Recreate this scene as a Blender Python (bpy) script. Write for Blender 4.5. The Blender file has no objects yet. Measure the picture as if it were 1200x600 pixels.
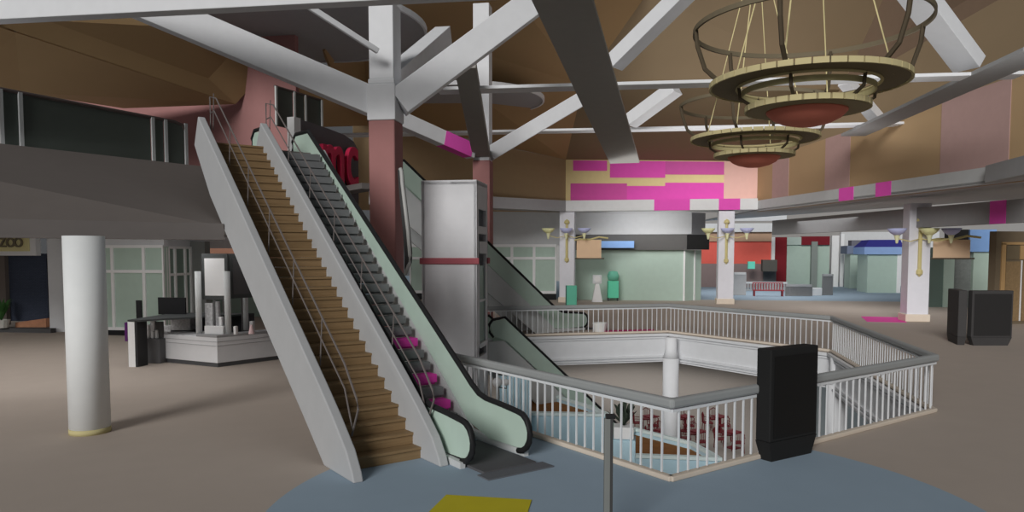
import bpy, bmesh, math, random
from mathutils import Vector as V, Matrix
random.seed(4)
sc = bpy.context.scene
COL = sc.collection
PI = math.pi
# ---------------------------------------------------------------- camera
F, CX, CY, PITCH, YAW, H = 880.0, 604.0, 350.0, math.atan(.06), math.radians(-35.7), 3.3
FW = V((-math.sin(YAW)*math.cos(PITCH), math.cos(YAW)*math.cos(PITCH), -math.sin(PITCH)))
RT = V((math.cos(YAW), math.sin(YAW), 0)); UP = RT.cross(FW); EYE = V((0, 0, H))
cam = bpy.data.cameras.new('camera'); co = bpy.data.objects.new('camera', cam); COL.objects.link(co)
co.location = EYE; co.rotation_euler = (PI/2-PITCH, 0, YAW)
cam.sensor_width = 36; cam.lens = F/1200*36; cam.shift_x = -4/1200; cam.shift_y = 50/1200
cam.clip_end = 500; sc.camera = co
# measuring helpers: read a place off the survey frame and give its point in the hall
def ray(x, y): return RT*((x-CX)/F) - UP*((y-CY)/F) + FW
def P(x, y, d): return EYE + ray(x, y)*d
def PZ(x, y, z): r = ray(x, y); return EYE + r*((z-H)/r.z)
def PX(x, y, X): r = ray(x, y); return EYE + r*(X/r.x)
def PY(x, y, Y): r = ray(x, y); return EYE + r*(Y/r.y)
def PN(x, y, n, p): r = ray(x, y); return EYE + r*((V(p)-EYE).dot(n)/r.dot(n))
def HZ(y, q):
    k = -(y-CY)/F; p = V((q[0], q[1], -H))
    return (k*p.dot(FW)-p.dot(UP))/(UP.z-k*FW.z)
DU = V((1, -1, 0)).normalized(); DV = V((1, 1, 0)).normalized(); DW = V((.85, .53, 0)).normalized()
EX = V((1, 0, 0)); EY = V((0, 1, 0)); EZ = V((0, 0, 1))
# ---------------------------------------------------------------- materials
def lin(c): c /= 255; return c/12.92 if c <= .04045 else ((c+.055)/1.055)**2.4
MC = {}
def M(r, g, b, k=1.9, rough=.75, metal=0, var=.05, scale=3.0, name='paint'):
    key = (r, g, b, k, rough, metal, var, scale)
    if key in MC: return MC[key]
    m = bpy.data.materials.new(name); m.use_nodes = True; nt = m.node_tree; N = nt.nodes; L = nt.links
    bs = N['Principled BSDF']; bs.inputs['Roughness'].default_value = rough; bs.inputs['Metallic'].default_value = metal
    bs.inputs['Specular IOR Level'].default_value = .15
    c = [min(.93, lin(q)*k) for q in (r, g, b)]
    tc = N.new('ShaderNodeTexCoord'); nz = N.new('ShaderNodeTexNoise'); nz.inputs['Scale'].default_value = scale
    mx = N.new('ShaderNodeMix'); mx.data_type = 'RGBA'
    mx.inputs[6].default_value = (*[q*(1-var) for q in c], 1); mx.inputs[7].default_value = (*[min(.95, q*(1+var)) for q in c], 1)
    L.new(tc.outputs['Object'], nz.inputs['Vector']); L.new(nz.outputs['Fac'], mx.inputs[0]); L.new(mx.outputs[2], bs.inputs['Base Color'])
    MC[key] = m; return m
WHITE = M(172, 173, 175, name='white_paint'); WHITE2 = M(165, 166, 168, name='white_plaster')
GLASS = M(147, 163, 153, 1.75, .35, name='green_glass'); GLASSD = M(96, 112, 104, 1.9, .35, name='shaded_green_glass')  # GLASSD: the green glass with shade put into its colour
GREY = M(120, 120, 122, name='grey_paint'); DGREY = M(70, 71, 72, name='dark_grey'); BLACK = M(30, 30, 31, 1.6, .5, name='black_plastic')
RAILC = M(168, 170, 172, 1.9, .5, name='rail_enamel'); HANDC = M(110, 112, 112, 2.2, .5, name='grey_handrail')
CURB = M(162, 152, 140, 1.9, name='cream_curb'); MAG = M(186, 70, 150, 1.9, name='magenta'); MAGD = M(170, 50, 130, 1.9, name='deep_magenta')
GOLD = M(165, 155, 110, 1.9, .5, name='pale_gold'); DKBR = M(70, 62, 52, 1.9, .5, name='dark_bronze')
REDP = M(122, 86, 84, 1.9, name='dull_red_paint'); ROOF = M(125, 103, 74, 1.9, name='brown_roof', scale=.6); ROOFR = M(122, 106, 84, 1.6, name='lit_slope_roof', scale=.6)  # ROOFR: the same brown roof, retoned for slopes that catch the light
BROWN = M(118, 99, 75, 2.6, name='brown_panel', scale=.6); PINK = M(128, 106, 102, 2.3, name='pink_panel')
BEAMC = M(172, 173, 175, 1.9, name='beam_white')
def floor_mat():
    m = bpy.data.materials.new('floor_two_tone'); m.use_nodes = True; nt = m.node_tree; N = nt.nodes; L = nt.links
    bs = N['Principled BSDF']; bs.inputs['Roughness'].default_value = .8; bs.inputs['Specular IOR Level'].default_value = .1
    tc = N.new('ShaderNodeTexCoord'); sp = N.new('ShaderNodeSeparateXYZ'); L.new(tc.outputs['Object'], sp.inputs[0])
    ds = N.new('ShaderNodeVectorMath'); ds.operation = 'DISTANCE'; L.new(tc.outputs['Object'], ds.inputs[0]); ds.inputs[1].default_value = (6.72, 6.92, 0)
    lt = N.new('ShaderNodeMath'); lt.operation = 'LESS_THAN'; L.new(ds.outputs['Value'], lt.inputs[0]); lt.inputs[1].default_value = 4.62
    ad = N.new('ShaderNodeMath'); ad.operation = 'ADD'; L.new(sp.outputs[0], ad.inputs[0]); L.new(sp.outputs[1], ad.inputs[1])
    gt = N.new('ShaderNodeMath'); gt.operation = 'GREATER_THAN'; L.new(ad.outputs[0], gt.inputs[0]); gt.inputs[1].default_value = 78.0
    mx2 = N.new('ShaderNodeMath'); mx2.operation = 'MAXIMUM'; L.new(lt.outputs[0], mx2.inputs[0]); L.new(gt.outputs[0], mx2.inputs[1])
    nz = N.new('ShaderNodeTexNoise'); nz.inputs['Scale'].default_value = 1.5; L.new(tc.outputs['Object'], nz.inputs['Vector'])
    mx = N.new('ShaderNodeMix'); mx.data_type = 'RGBA'; K = 2.85
    mx.inputs[6].default_value = (lin(114)*K, lin(106)*K, lin(99)*K, 1); mx.inputs[7].default_value = (lin(96)*K, lin(108)*K, lin(118)*K, 1)
    L.new(mx2.outputs[0], mx.inputs[0])
    hs = N.new('ShaderNodeHueSaturation'); L.new(mx.outputs[2], hs.inputs['Color'])
    mr = N.new('ShaderNodeMapRange'); mr.inputs['To Min'].default_value = .96; mr.inputs['To Max'].default_value = 1.04
    L.new(nz.outputs['Fac'], mr.inputs[0]); L.new(mr.outputs[0], hs.inputs['Value']); L.new(hs.outputs[0], bs.inputs['Base Color'])
    return m
def wood_mat():
    m = M(122, 101, 70, 2.0, .6, var=.001, scale=1.01, name='stair_wood').copy(); m.name = 'stair_wood_grain'; nt = m.node_tree; N = nt.nodes; L = nt.links
    nz = [n for n in N if n.type == 'TEX_NOISE'][0]; tc = [n for n in N if n.type == 'TEX_COORD'][0]
    mp = N.new('ShaderNodeMapping'); mp.inputs['Scale'].default_value = (.8, 30, 30); L.new(tc.outputs['Object'], mp.inputs[0]); L.new(mp.outputs[0], nz.inputs['Vector'])
    mx = [n for n in N if n.type == 'MIX'][0]
    mx.inputs[6].default_value = (lin(96)*1.7, lin(78)*1.7, lin(54)*1.7, 1); mx.inputs[7].default_value = (lin(122)*1.7, lin(101)*1.7, lin(74)*1.7, 1)
    return m
WOOD = wood_mat()
def brick_mat():
    m = bpy.data.materials.new('blue_brick'); m.use_nodes = True; nt = m.node_tree; N = nt.nodes; L = nt.links
    bs = N['Principled BSDF']; bs.inputs['Roughness'].default_value = .8
    tc = N.new('ShaderNodeTexCoord'); mp = N.new('ShaderNodeMapping'); mp.inputs['Rotation'].default_value = (PI/2, 0, 0); bk = N.new('ShaderNodeTexBrick'); bk.inputs['Scale'].default_value = 5
    bk.inputs['Color1'].default_value = (.045, .06, .10, 1); bk.inputs['Color2'].default_value = (.055, .07, .115, 1); bk.inputs['Mortar'].default_value = (.02, .03, .05, 1)
    L.new(tc.outputs['Object'], mp.inputs[0]); L.new(mp.outputs[0], bk.inputs['Vector']); L.new(bk.outputs['Color'], bs.inputs['Base Color']); return m
# ---------------------------------------------------------------- mesh helpers
def BM(): return bmesh.new()
def obj(name, bm, mat, parent=None, smooth=False, bevel=0):
    if isinstance(parent, bpy.types.Object):
        l = parent.location.copy(); q = parent.parent
        while q: l += q.location; q = q.parent
        bmesh.ops.translate(bm, verts=bm.verts, vec=-l)
    me = bpy.data.meshes.new(name); bmesh.ops.recalc_face_normals(bm, faces=bm.faces); bm.to_mesh(me); bm.free()
    if smooth:
        for p in me.polygons: p.use_smooth = True
    me.materials.append(mat); o = bpy.data.objects.new(name, me); COL.objects.link(o)
    if parent: o.parent = parent
    if bevel:
        b = o.modifiers.new('bevel', 'BEVEL'); b.width = bevel; b.segments = 2; b.limit_method = 'ANGLE'
    return o
def tag(o, label, cat, group=None, kind=None):
    o['label'] = label; o['category'] = cat
    if group: o['group'] = group
    if kind: o['kind'] = kind
    return o
def thing(name, label, cat, loc=(0, 0, 0), group=None):
    o = bpy.data.objects.new(name, None); COL.objects.link(o); o.location = loc; o.empty_display_size = .2
    return tag(o, label, cat, group)
def struct(name, bm, mat, label=None, cat=None, **k):
    o = obj(name, bm, mat, **k); o['kind'] = 'structure'
    if label: o['label'] = label
    if cat: o['category'] = cat
    return o
def hull8(bm, b, t):
    n = len(b); vb = [bm.verts.new(p) for p in b]; vt = [bm.verts.new(p) for p in t]
    bm.faces.new(vb[::-1]); bm.faces.new(vt)
    for i in range(n): bm.faces.new((vb[i], vb[(i+1) % n], vt[(i+1) % n], vt[i]))
def extr(bm, poly, vec): vec = V(vec); hull8(bm, [V(p) for p in poly], [V(p)+vec for p in poly])
def prism(bm, poly, z0, z1): hull8(bm, [V((p[0], p[1], z0)) for p in poly], [V((p[0], p[1], z1)) for p in poly])
def box(bm, c, s, d=EX):
    c = V(c); d = V(d).normalized(); n = EZ.cross(d)
    q = [c+d*(a*s[0]/2)+n*(b*s[1]/2) for a, b in ((-1, -1), (1, -1), (1, 1), (-1, 1))]
    hull8(bm, [p-EZ*s[2]/2 for p in q], [p+EZ*s[2]/2 for p in q])
def beam(bm, a, b, w, h):
    a = V(a); b = V(b); d = (b-a).normalized(); s = d.cross(EZ)
    s = s.normalized() if s.length > 1e-4 else V((1, 0, 0)); u = s.cross(d).normalized()
    f = lambda p: [p+s*(i*w/2)+u*(j*h/2) for i, j in ((-1, -1), (1, -1), (1, 1), (-1, 1))]
    hull8(bm, f(a), f(b))
def tube(bm, pts, r, seg=8, closed=False, r2=None):
    pts = [V(p) for p in pts]; n = len(pts); rings = []
    for i, p in enumerate(pts):
        if closed: d = pts[(i+1) % n]-pts[i-1]
        else: d = pts[min(i+1, n-1)]-pts[max(i-1, 0)]
        d.normalize(); s = d.cross(EZ)
        s = s.normalized() if s.length > .05 else d.cross(EX).normalized(); u = s.cross(d)
        rr = r if r2 is None else r+(r2-r)*i/(n-1)
        rings.append([bm.verts.new(p+s*math.cos(2*PI*k/seg)*rr+u*math.sin(2*PI*k/seg)*rr) for k in range(seg)])
    for i in range(n if closed else n-1):
        A, B = rings[i], rings[(i+1) % n]
        for k in range(seg): bm.faces.new((A[k], A[(k+1) % seg], B[(k+1) % seg], B[k]))
    if not closed: bm.faces.new(rings[0][::-1]); bm.faces.new(rings[-1])
def lathe(bm, prof, c, seg=32, close=False):
    c = V(c); R = []
    for r, z in prof:
        if r < 1e-5: R.append([bm.verts.new(c+V((0, 0, z)))])
        else: R.append([bm.verts.new(c+V((r*math.cos(2*PI*k/seg), r*math.sin(2*PI*k/seg), z))) for k in range(seg)])
    m = len(R)
    for i in range(m if close else m-1):
        A, B = R[i], R[(i+1) % m]
        for k in range(seg):
            k2 = (k+1) % seg
            if len(A) == 1 and len(B) == 1: continue
            if len(A) == 1: bm.faces.new((A[0], B[k2], B[k]))
            elif len(B) == 1: bm.faces.new((A[k], A[k2], B[0]))
            else: bm.faces.new((A[k], A[k2], B[k2], B[k]))
def cyl(bm, c, r, z0, z1, seg=24, r2=None): lathe(bm, [(0, z0), (r, z0), (r2 or r, z1), (0, z1)], c, seg)
def one(f, *a, **k): b = BM(); f(b, *a, **k); return b
def plate(xl, xr, yt, yb, d, dr, th, p=None):
    """upright box: its front runs along dr; returns bm and the frame (origin, width, zb, zt)"""
    dr = V(dr).normalized(); n = EZ.cross(dr)
    if n.dot(FW) < 0: n = -n
    a = V(p) if p is not None else P(xl, yb if yb is not None else 350, d)
    if p is not None: a = PN(xl, 300, n, a)
    b = PN(xr, 300, n, a); a.z = 0; b.z = 0
    zb = 0 if yb is None else HZ(yb, a); zt = HZ(yt, a) if yt < 299 or yt > 301 else H
    bm = BM(); q = [a, b, b+n*th, a+n*th]; hull8(bm, [x+EZ*zb for x in q], [x+EZ*zt for x in q])
    return bm, dict(a=a, b=b, n=n, zb=zb, zt=zt, dr=(b-a).normalized(), w=(b-a).length, th=th)
def sub(fr, u0, u1, z0, z1, th, off=0.0):
    """upright box on the front of a plate frame, u along it in metres"""
    a = fr['a']+fr['dr']*u0-fr['n']*(off+th); b = fr['a']+fr['dr']*u1-fr['n']*(off+th)
    q = [a, b, b+fr['n']*th, a+fr['n']*th]; bm = BM(); hull8(bm, [x+EZ*z0 for x in q], [x+EZ*z1 for x in q]); return bm
def text_mesh(name, s, size, ext, origin, dr, mat, parent, bold=0.0, sx=1.0):
    cu = bpy.data.curves.new(name, 'FONT'); cu.body = s; cu.size = size; cu.extrude = ext; cu.offset = bold; cu.align_x = 'CENTER'
    t = bpy.data.objects.new(name+'_tmp', cu); COL.objects.link(t); bpy.context.view_layer.update()
    me = bpy.data.meshes.new_from_object(t.evaluated_get(bpy.context.evaluated_depsgraph_get()))
    bpy.data.objects.remove(t); dr = V(dr).normalized(); n = dr.cross(EZ)
    m = Matrix(((dr.x*sx, 0, n.x, 0), (dr.y*sx, 0, n.y, 0), (0, 1, 0, 0), (0, 0, 0, 1))); me.transform(m)
    l = parent.location if parent else V((0, 0, 0)); me.transform(Matrix.Translation(V(origin)-l))
    me.name = name; me.materials.clear(); me.materials.append(mat); o = bpy.data.objects.new(name, me); COL.objects.link(o)
    if parent: o.parent = parent
    return o
def dup(root, loc, label=None, rz=0, group=None):
    r = root.copy(); COL.objects.link(r); r.location = loc; r.rotation_euler = (0, 0, rz)
    if label: r['label'] = label
    if group: r['group'] = group
    for ch in list(root.children):
        c = ch.copy(); COL.objects.link(c); c.parent = r
        for g in list(ch.children): e = g.copy(); COL.objects.link(e); e.parent = c
    return r
# ================================================================ floors
HOLE = [(8.1, 7.4), (16.15, 7.5), (23.3, 14.2), (23.55, 21.75), (12.4, 26.3), (8.1, 23.5)]
def slab(name, outer, hole, z0, z1, mat, label):
    bm = BM(); es = []
    for z in (z0, z1):
        for loop in (outer, hole):
            if not loop: continue
            vs = [bm.verts.new((x, y, z)) for x, y in loop]
            for i in range(len(vs)): es.append(bm.edges.new((vs[i], vs[(i+1) % len(vs)])))
    for z in (z0, z1):
        bmesh.ops.triangle_fill(bm, use_beauty=True, use_dissolve=False, edges=[e for e in es if e.verts[0].co.z == z])
    bm.verts.ensure_lookup_table(); k = 0; lo = []
    nO = len(outer); nH = len(hole or []); T = nO+nH; vv = bm.verts
    for s, n in ((0, nO), (nO, nH)):
        for i in range(n): bm.faces.new((vv[s+i], vv[s+(i+1) % n], vv[T+s+(i+1) % n], vv[T+s+i]))
    return struct(name, bm, mat, label, 'floor')
slab('floor', [(-8, -3), (118, -3), (118, 100), (-8, 100)], HOLE, -.35, 0, floor_mat(), 'beige and blue mall floor around the railed opening')
LOW = -5.5
BEIGE = M(112, 106, 100, 1.45, name='beige_floor')
b = BM(); box(b, (36, 32, LOW-.1), (84, 76, .2)); struct('floor', b, BEIGE, 'beige floor of the level below the opening', 'floor')
b = BM(); prism(b, [(24, 8), (38, 8), (38, 25), (29, 18)], LOW, LOW+.012); struct('floor', b, M(98, 106, 112, 1.9), 'blue-grey floor area on the lower level', 'floor')
# fascia round the opening (seen on its far sides)
for i in (1, 2, 3, 4):
    a, c = V((*HOLE[i], 0)), V((*HOLE[(i+1) % 6], 0)); d = (c-a).normalized(); n = EZ.cross(d); b = BM(); m = (a+c)/2; L = (c-a).length
    box(b, m+n*.02+EZ*-.63, (L, .12, 1.06), d)
    for z, h, o in ((-.08, .1, .1), (-.2, .06, .07), (-.98, .08, .1), (-1.1, .06, .13), (-1.18, .05, .10)): box(b, m+n*o+EZ*z, (L, .12, h), d)
    struct('trim_%d' % i, b, WHITE2, 'white moulded fascia below the far railing, side %s' % ['', 'on the right', 'facing the sign', 'at the back', 'behind the elevator'][i], 'trim')
b = BM(); es = []
o_ = [(-4, -3), (76, -3), (76, 68), (-4, 68)]
slab('ceiling', o_, HOLE, -1.15, -1.05, WHITE2, 'ceiling of the lower level')
# ================================================================ opening railings
def railing(i, label, t0=0.0, t1=1.0, n=None):
    a, c = V((*HOLE[i], 0)), V((*HOLE[(i+1) % 6], 0)); a, c = a.lerp(c, t0), a.lerp(c, t1)
    L = (c-a).length; d = (c-a).normalized(); t = thing('railing', label, 'railing', a, 'railing sides round the floor opening')
    m = (a+c)/2
    obj('handrail', one(box, m+EZ*1.14, (L+.1, .13, .15), d), HANDC, t, bevel=.04)
    obj('upper_bar', one(box, m+EZ*1.03, (L, .045, .045), d), RAILC, t)
    obj('curb', one(box, m+EZ*.04, (L+.06, .13, .08), d), CURB, t, bevel=.02)
    sp = .215; n = int(L/sp); off = (L-(n-1)*sp)/2
    me = None
    for k in range(n):
        p = a+d*(off+k*sp)
        if me is None:
            o = obj('baluster', one(box, p+EZ*.56, (.026, .026, .93), d), RAILC, t); me = o; p0 = p
        else:
            o = me.copy(); COL.objects.link(o); o.parent = t; o.location = (p-p0)
    return t
railing(0, 'white baluster railing side running behind the black directory sign')
railing(1, 'railing side at the far right of the opening, seen edge-on')
railing(2, 'far railing side behind the black directory sign')
railing(3, 'far railing side in front of the green shop, running behind the elevator')
railing(5, 'near left railing side beside the escalator foot', .35, 1.0)
# ================================================================ stairs and escalators
NR, RISE, GO, Y0s = 32, .1895, .2593, 10.6
def side_poly(X): return [(X, y, z) for y, z in [(18.58, 6.47), (16.8, 5.21), (12.95, 2.44), (11.3, 1.26), (10.74, .84), (10.24, .42), (10.03, .14), (9.97, 0), (11.1, 0), (11.95, .6), (13.98, 1.99), (17.65, 4.58), (19.0, 5.86)]]
st = thing('staircase', 'long straight staircase with brown steps between white side walls', 'staircase', (4.46, 10.6, 0))
for k in range(31):
    b = BM(); z = RISE*(k+1); y = Y0s+GO*k
    box(b, ((4.46+5.73)/2, y+.16, z-RISE/2), (1.27, .32, RISE-.004)); box(b, (5.095, y-.0, z-.02), (1.27, .05, .04))
    obj('step', b, WOOD, st)
b = BM(); extr(b, side_poly(4.30), (.16, 0, 0)); obj('side_wall', b, M(134, 135, 136, name='stair_wall'), st, bevel=.02)
b = BM(); extr(b, side_poly(5.73), (.16, 0, 0)); obj('side_wall', b, M(134, 135, 136), st, bevel=.02)
MET = M(96, 90, 88, 1.4, .5, name='brown_metal')
def stair_handrail(X, parent, lo=.0):
    g = lambda y: .18+(y-10.6)*.731
    top = [(X, 10.75, .5), (X, 10.5, .95), (X, 10.55, 1.1)] + [(X, y, g(y)+1.12) for y in (11.0, 14, 18.2)] + [(X, 18.75, 6.98), (X, 18.75, 6.2)]
    bot = [(X, 10.72, .6)] + [(X, y, g(y)+.72) for y in (11.0, 14, 18.4)] + [(X, 18.75, 6.6)]
    b = BM(); tube(b, top, .018, 6); h = obj('handrail', b, MET, parent)
    b = BM(); tube(b, bot, .014, 6); obj('lower_bar', b, MET, parent)
    for y in [11.9+1.3*i for i in range(6)]:
        b = BM(); tube(b, [(X, y, g(y)+1.12), (X, y+.12, g(y)+.3)], .012, 6); obj('bracket', b, MET, parent)
stair_handrail(4.62, st)
def escalator(org, d, n_steps, label, top_z, width=1.1, magenta=(), htop=None, y1=1.95, g_rise=.2, g_go=.285, glass=GLASS, sides=(0, 1), detail=True, cat='escalator', W=None):
    """org: foot point of its left balustrade; climbs along d; right-hand side = d x up"""
    org = V(org); d = V(d).normalized(); s = d.cross(EZ).normalized(); t = thing('escalator', label, cat, org)
    Q = lambda y, z, x=0: org+d*y+EZ*z+s*x
    sl = g_rise/g_go; ytop = y1+n_steps*g_go; zt = n_steps*g_rise
    path = [(.35-.32*math.sin(PI*k/8), .41-.32*math.cos(PI*k/8)) for k in range(9)]+[(.8, .77), (1.3, .8), (1.52, .85), (1.75, .98), (2.0, 1.16), (ytop-.1, 1.16+(ytop-2.1)*sl), (ytop+.15, zt+1.0), (ytop+.45, zt+.97), (ytop+.6, zt+.8), (ytop+.58, zt+.5), (ytop+.42, zt+.32)]
    if htop:
        yy, hz_ = htop; path = path[:14]+[(yy, hz_), (yy+.9, hz_+.03), (yy+1.15, hz_-.15), (yy+1.15, hz_-.4), (yy+.9, hz_-.55)]
    for si in sides:
        x = si*width
        gp = [(.35-.27*math.sin(PI*k/8), .41-.27*math.cos(PI*k/8)) for k in range(9)]+[(.8, .73), (1.3, .76), (1.52, .81), (1.77, .93), (2.02, 1.1), (ytop-.1, 1.1+(ytop-2.1)*sl), (ytop+.15, zt+.95), (ytop+.43, zt+.91), (ytop+.54, zt+.76), (ytop+.42, zt+.36), (ytop-.2, zt+.12), (1.9, .16), (1.2, .12)]
        if htop: gp = gp[:14]+[(yy, hz_-.06), (yy+.9, hz_-.03), (yy+1.1, hz_-.18), (yy+1.1, hz_-.5), (ytop+.1, zt+.06), (y1, .3), (1.2, .12)]
        obj('glass_panel', one(extr, [Q(y, z, x-.01) for y, z in gp], s*.02), glass, t)
        b = BM(); tube(b, [Q(y, z, x) for y, z in path], .05, 8); obj('handrail', b, BLACK, t, smooth=True)
        xo = x-.09 if si == 0 else x
        sk = [(.25, 0), (.25, .1), (1.9, .14), (ytop, zt+.16), (ytop+.7, zt+.16), (ytop+.7, zt-.5), (ytop+.3, zt-.9), (2.9, -.2), (2.4, 0)]
        if org.z > -1: sk = sk[:-2]+[(2.9, 0.0)]
        obj('skirt', one(extr, [Q(y, z, xo+.045*si-.0) for y, z in sk], s*.09), M(150, 152, 152), t)
    b = BM(); c = Q(.65, .02, width/2); box(b, c, (1.7, width-.1, .04), d); obj('landing_plate', b, M(66, 66, 68), t)
    b = BM(); c = Q(-.35, .01, width/2); box(b, c, (.3, width+.14, .02), d); obj('comb_mat', b, M(76, 78, 82), t)
    for k in range(n_steps):
        b = BM(); y = y1+k*g_go; z = g_rise*(k+1)
        box(b, Q(y+.16, z-g_rise*.37, width/2), (.3, width-.16, g_rise*.74), d); box(b, Q(y+.2, z-g_rise*.85, width/2), (.26, width-.18, g_rise*.22), d)
        o = obj('step', b, MAGD if k in magenta else M(92, 93, 94), t)
        if k in magenta: o['label'] = 'magenta escalator step'
    return t
e1 = escalator((6.02, 9.45, 0), EY, 28, 'escalator with green glass sides and grey steps beside the brown staircase', 5.8, 1.08, magenta=(2, 4, 7), htop=(9.61, 6.46), g_rise=.205, g_go=.249, y1=1.86)
h2 = thing('handrail', 'thin double-bar handrail with zigzag brackets beside the escalator steps', 'handrail', (5.92, 10.5, 0)); stair_handrail(5.93, h2)
# escalators behind the elevator
def mk_back(footX, Y, n, label, z0, sides=(0, 1), w=1.1, go=.25):
    return escalator((footX, Y, z0), (-1, 0, 0), n, label, 0, w, sides=sides, glass=GLASS, g_go=go)
mk_back(21.5, 24.5, 28, 'far escalator rising to the left behind the elevator', 0.02)
mk_back(24.3, 22.9, 27, 'escalator climbing from the lower level behind the elevator', LOW, go=.24)
# ================================================================ elevator
ea = P(493.5, 213.2, 24.3); eb = PN(558.5, 212, DV, ea); ea.z = eb.z = 0; ew = (eb-ea).length; ed = 1.75; etop = 5.62
el = thing('elevator', 'tall pale grey elevator tower with a dull red band', 'elevator', (ea.x, ea.y, LOW))
LG = M(168, 168, 170, name='elevator_grey')
obj('front_wall', one(extr, [ea+EZ*LOW, eb+EZ*LOW, eb+EZ*etop, ea+EZ*etop], DV*.1), LG, el, bevel=.02)
obj('left_wall', one(extr, [ea+EZ*LOW, ea+DV*ed+EZ*LOW, ea+DV*ed+EZ*etop, ea+EZ*etop], DU*.1), LG, el)
obj('back_wall', one(extr, [ea+DV*ed+EZ*LOW, eb+DV*ed+EZ*LOW, eb+DV*ed+EZ*etop, ea+DV*ed+EZ*etop], DV*-.1), LG, el)
obj('roof', one(extr, [ea+EZ*(etop-.1), eb+EZ*(etop-.1), eb+DV*ed+EZ*(etop-.1), ea+DV*ed+EZ*(etop-.1)], EZ*.14), LG, el)
b = BM()
def side(u0, u1, z0, z1, o=0, th=.1):
    p = eb+DV*u0+DU*o; q = eb+DV*u1+DU*o; extr(b, [p+EZ*z0, q+EZ*z0, q+EZ*z1, p+EZ*z1], -DU*th)
side(0, .3, LOW, etop); side(1.5, ed, LOW, etop); side(.3, 1.5, 4.75, etop); side(.3, 1.5, 3.95, 4.2, -.0); side(.3, 1.5, LOW, -.1); side(.3, 1.5, 4.2, 4.75, -.5); 
obj('right_wall', b, LG, el)
b = BM(); side(.3, 1.5, 2.6, 3.95, -.35); side(.3, .42, .35, 3.0, .0); side(1.38, 1.5, .35, 3.0, 0); side(.3, 1.5, .2, .35, .05); side(.3, 1.5, 1.7, 1.78, .0); wf_ = obj('window_frame', b, WHITE2, el)
b = BM(); side(.42, 1.38, .35, 2.9, -.05, .03); obj('window_pane', b, GLASSD, wf_)
b = BM(); side(.35, 1.5, 3.3, 3.7, .02, .4); obj('door_hood', b, LG, el)
b = BM(); zr = HZ(306, eb)
extr(b, [ea-DU*.06-DV*.06+EZ*(zr-.1), eb+DU*.08-DV*.06+EZ*(zr-.1), eb+DU*.08-DV*.06+EZ*(zr+.1), ea-DU*.06-DV*.06+EZ*(zr+.1)], DV*.1)
obj('red_band', b, M(130, 70, 76), el, bevel=.02); b = BM()
p = eb+DU*.06+DV*(ed-.15); extr(b, [p+EZ*(zr-.1), p+DV*.3+EZ*(zr-.1), p+DV*.3+EZ*(zr+.1), p+EZ*(zr+.1)], -DU*.1)
obj('red_band', b, M(130, 70, 76), el, bevel=.02)
# ================================================================ columns
def sqcol(c, w, z0, z1, d, bm=None):
    bm = bm or BM(); box(bm, (c[0], c[1], (z0+z1)/2), (w, w, z1-z0), d); return bm
c1 = P(447.5, 138, 22); c1 = c1+DV*.35; c2 = P(564, 188, 32.5)+DV*.35
t = thing('column', 'square column, dull red below and white above, rising behind the escalator', 'column', (c1.x, c1.y, LOW))
obj('red_shaft', sqcol(c1, .8, LOW, 7.2, DU), REDP, t, bevel=.04)
b = sqcol(c1, .86, 7.2, 8.25, DU); sqcol(c1, .8, 8.25, 8.4, DU, b); obj('collar', b, BEAMC, t, bevel=.03)
obj('white_shaft', sqcol(c1, .74, 8.4, 10.6, DU), BEAMC, t, bevel=.02)
t = thing('column', 'square column behind the elevator, red shaft under a white post', 'column', (c2.x, c2.y, 0))
obj('red_shaft', sqcol(c2, .76, 0, 7.33, DU), REDP, t, bevel=.03)
obj('white_shaft', sqcol(c2, .7, 7.33, 14.0, DU), BEAMC, t, bevel=.02)
# round columns
t = thing('column', 'round white column with a tan base ring at the far left', 'column', (1.8, 16.0, 0))
PC = V((1.62, 15.75, 0))
t.location = PC
obj('shaft', one(cyl, PC, .345, .09, 3.62, 40), M(176, 178, 178), t, smooth=False); bb = one(cyl, PC, .35, 0, .1, 40); obj('base_ring', bb, M(150, 142, 105), t)
for o in t.children:
    for p in o.data.polygons: p.use_smooth = abs(p.normal.z) < .5
for pc, lab in (((22.9, 21.0), 'round white lower-level column below the far railing corner'), ((22.7, 13.6), 'round white lower-level column seen right of the directory sign')):
    t = thing('column', lab, 'column', (*pc, LOW))
    b = one(cyl, (*pc, 0), .32, LOW, -.95, 32); o = obj('lower_shaft', b, WHITE, t)
    b = BM(); lathe(b, [(0, -.95), (.32, -.95), (.23, -.6), (.23, -.1), (0, -.1)], (*pc, 0), 32); obj('upper_shaft', b, WHITE, t)
    for q in t.children:
        for p in q.data.polygons: p.use_smooth = abs(p.normal.z) < .5
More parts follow.
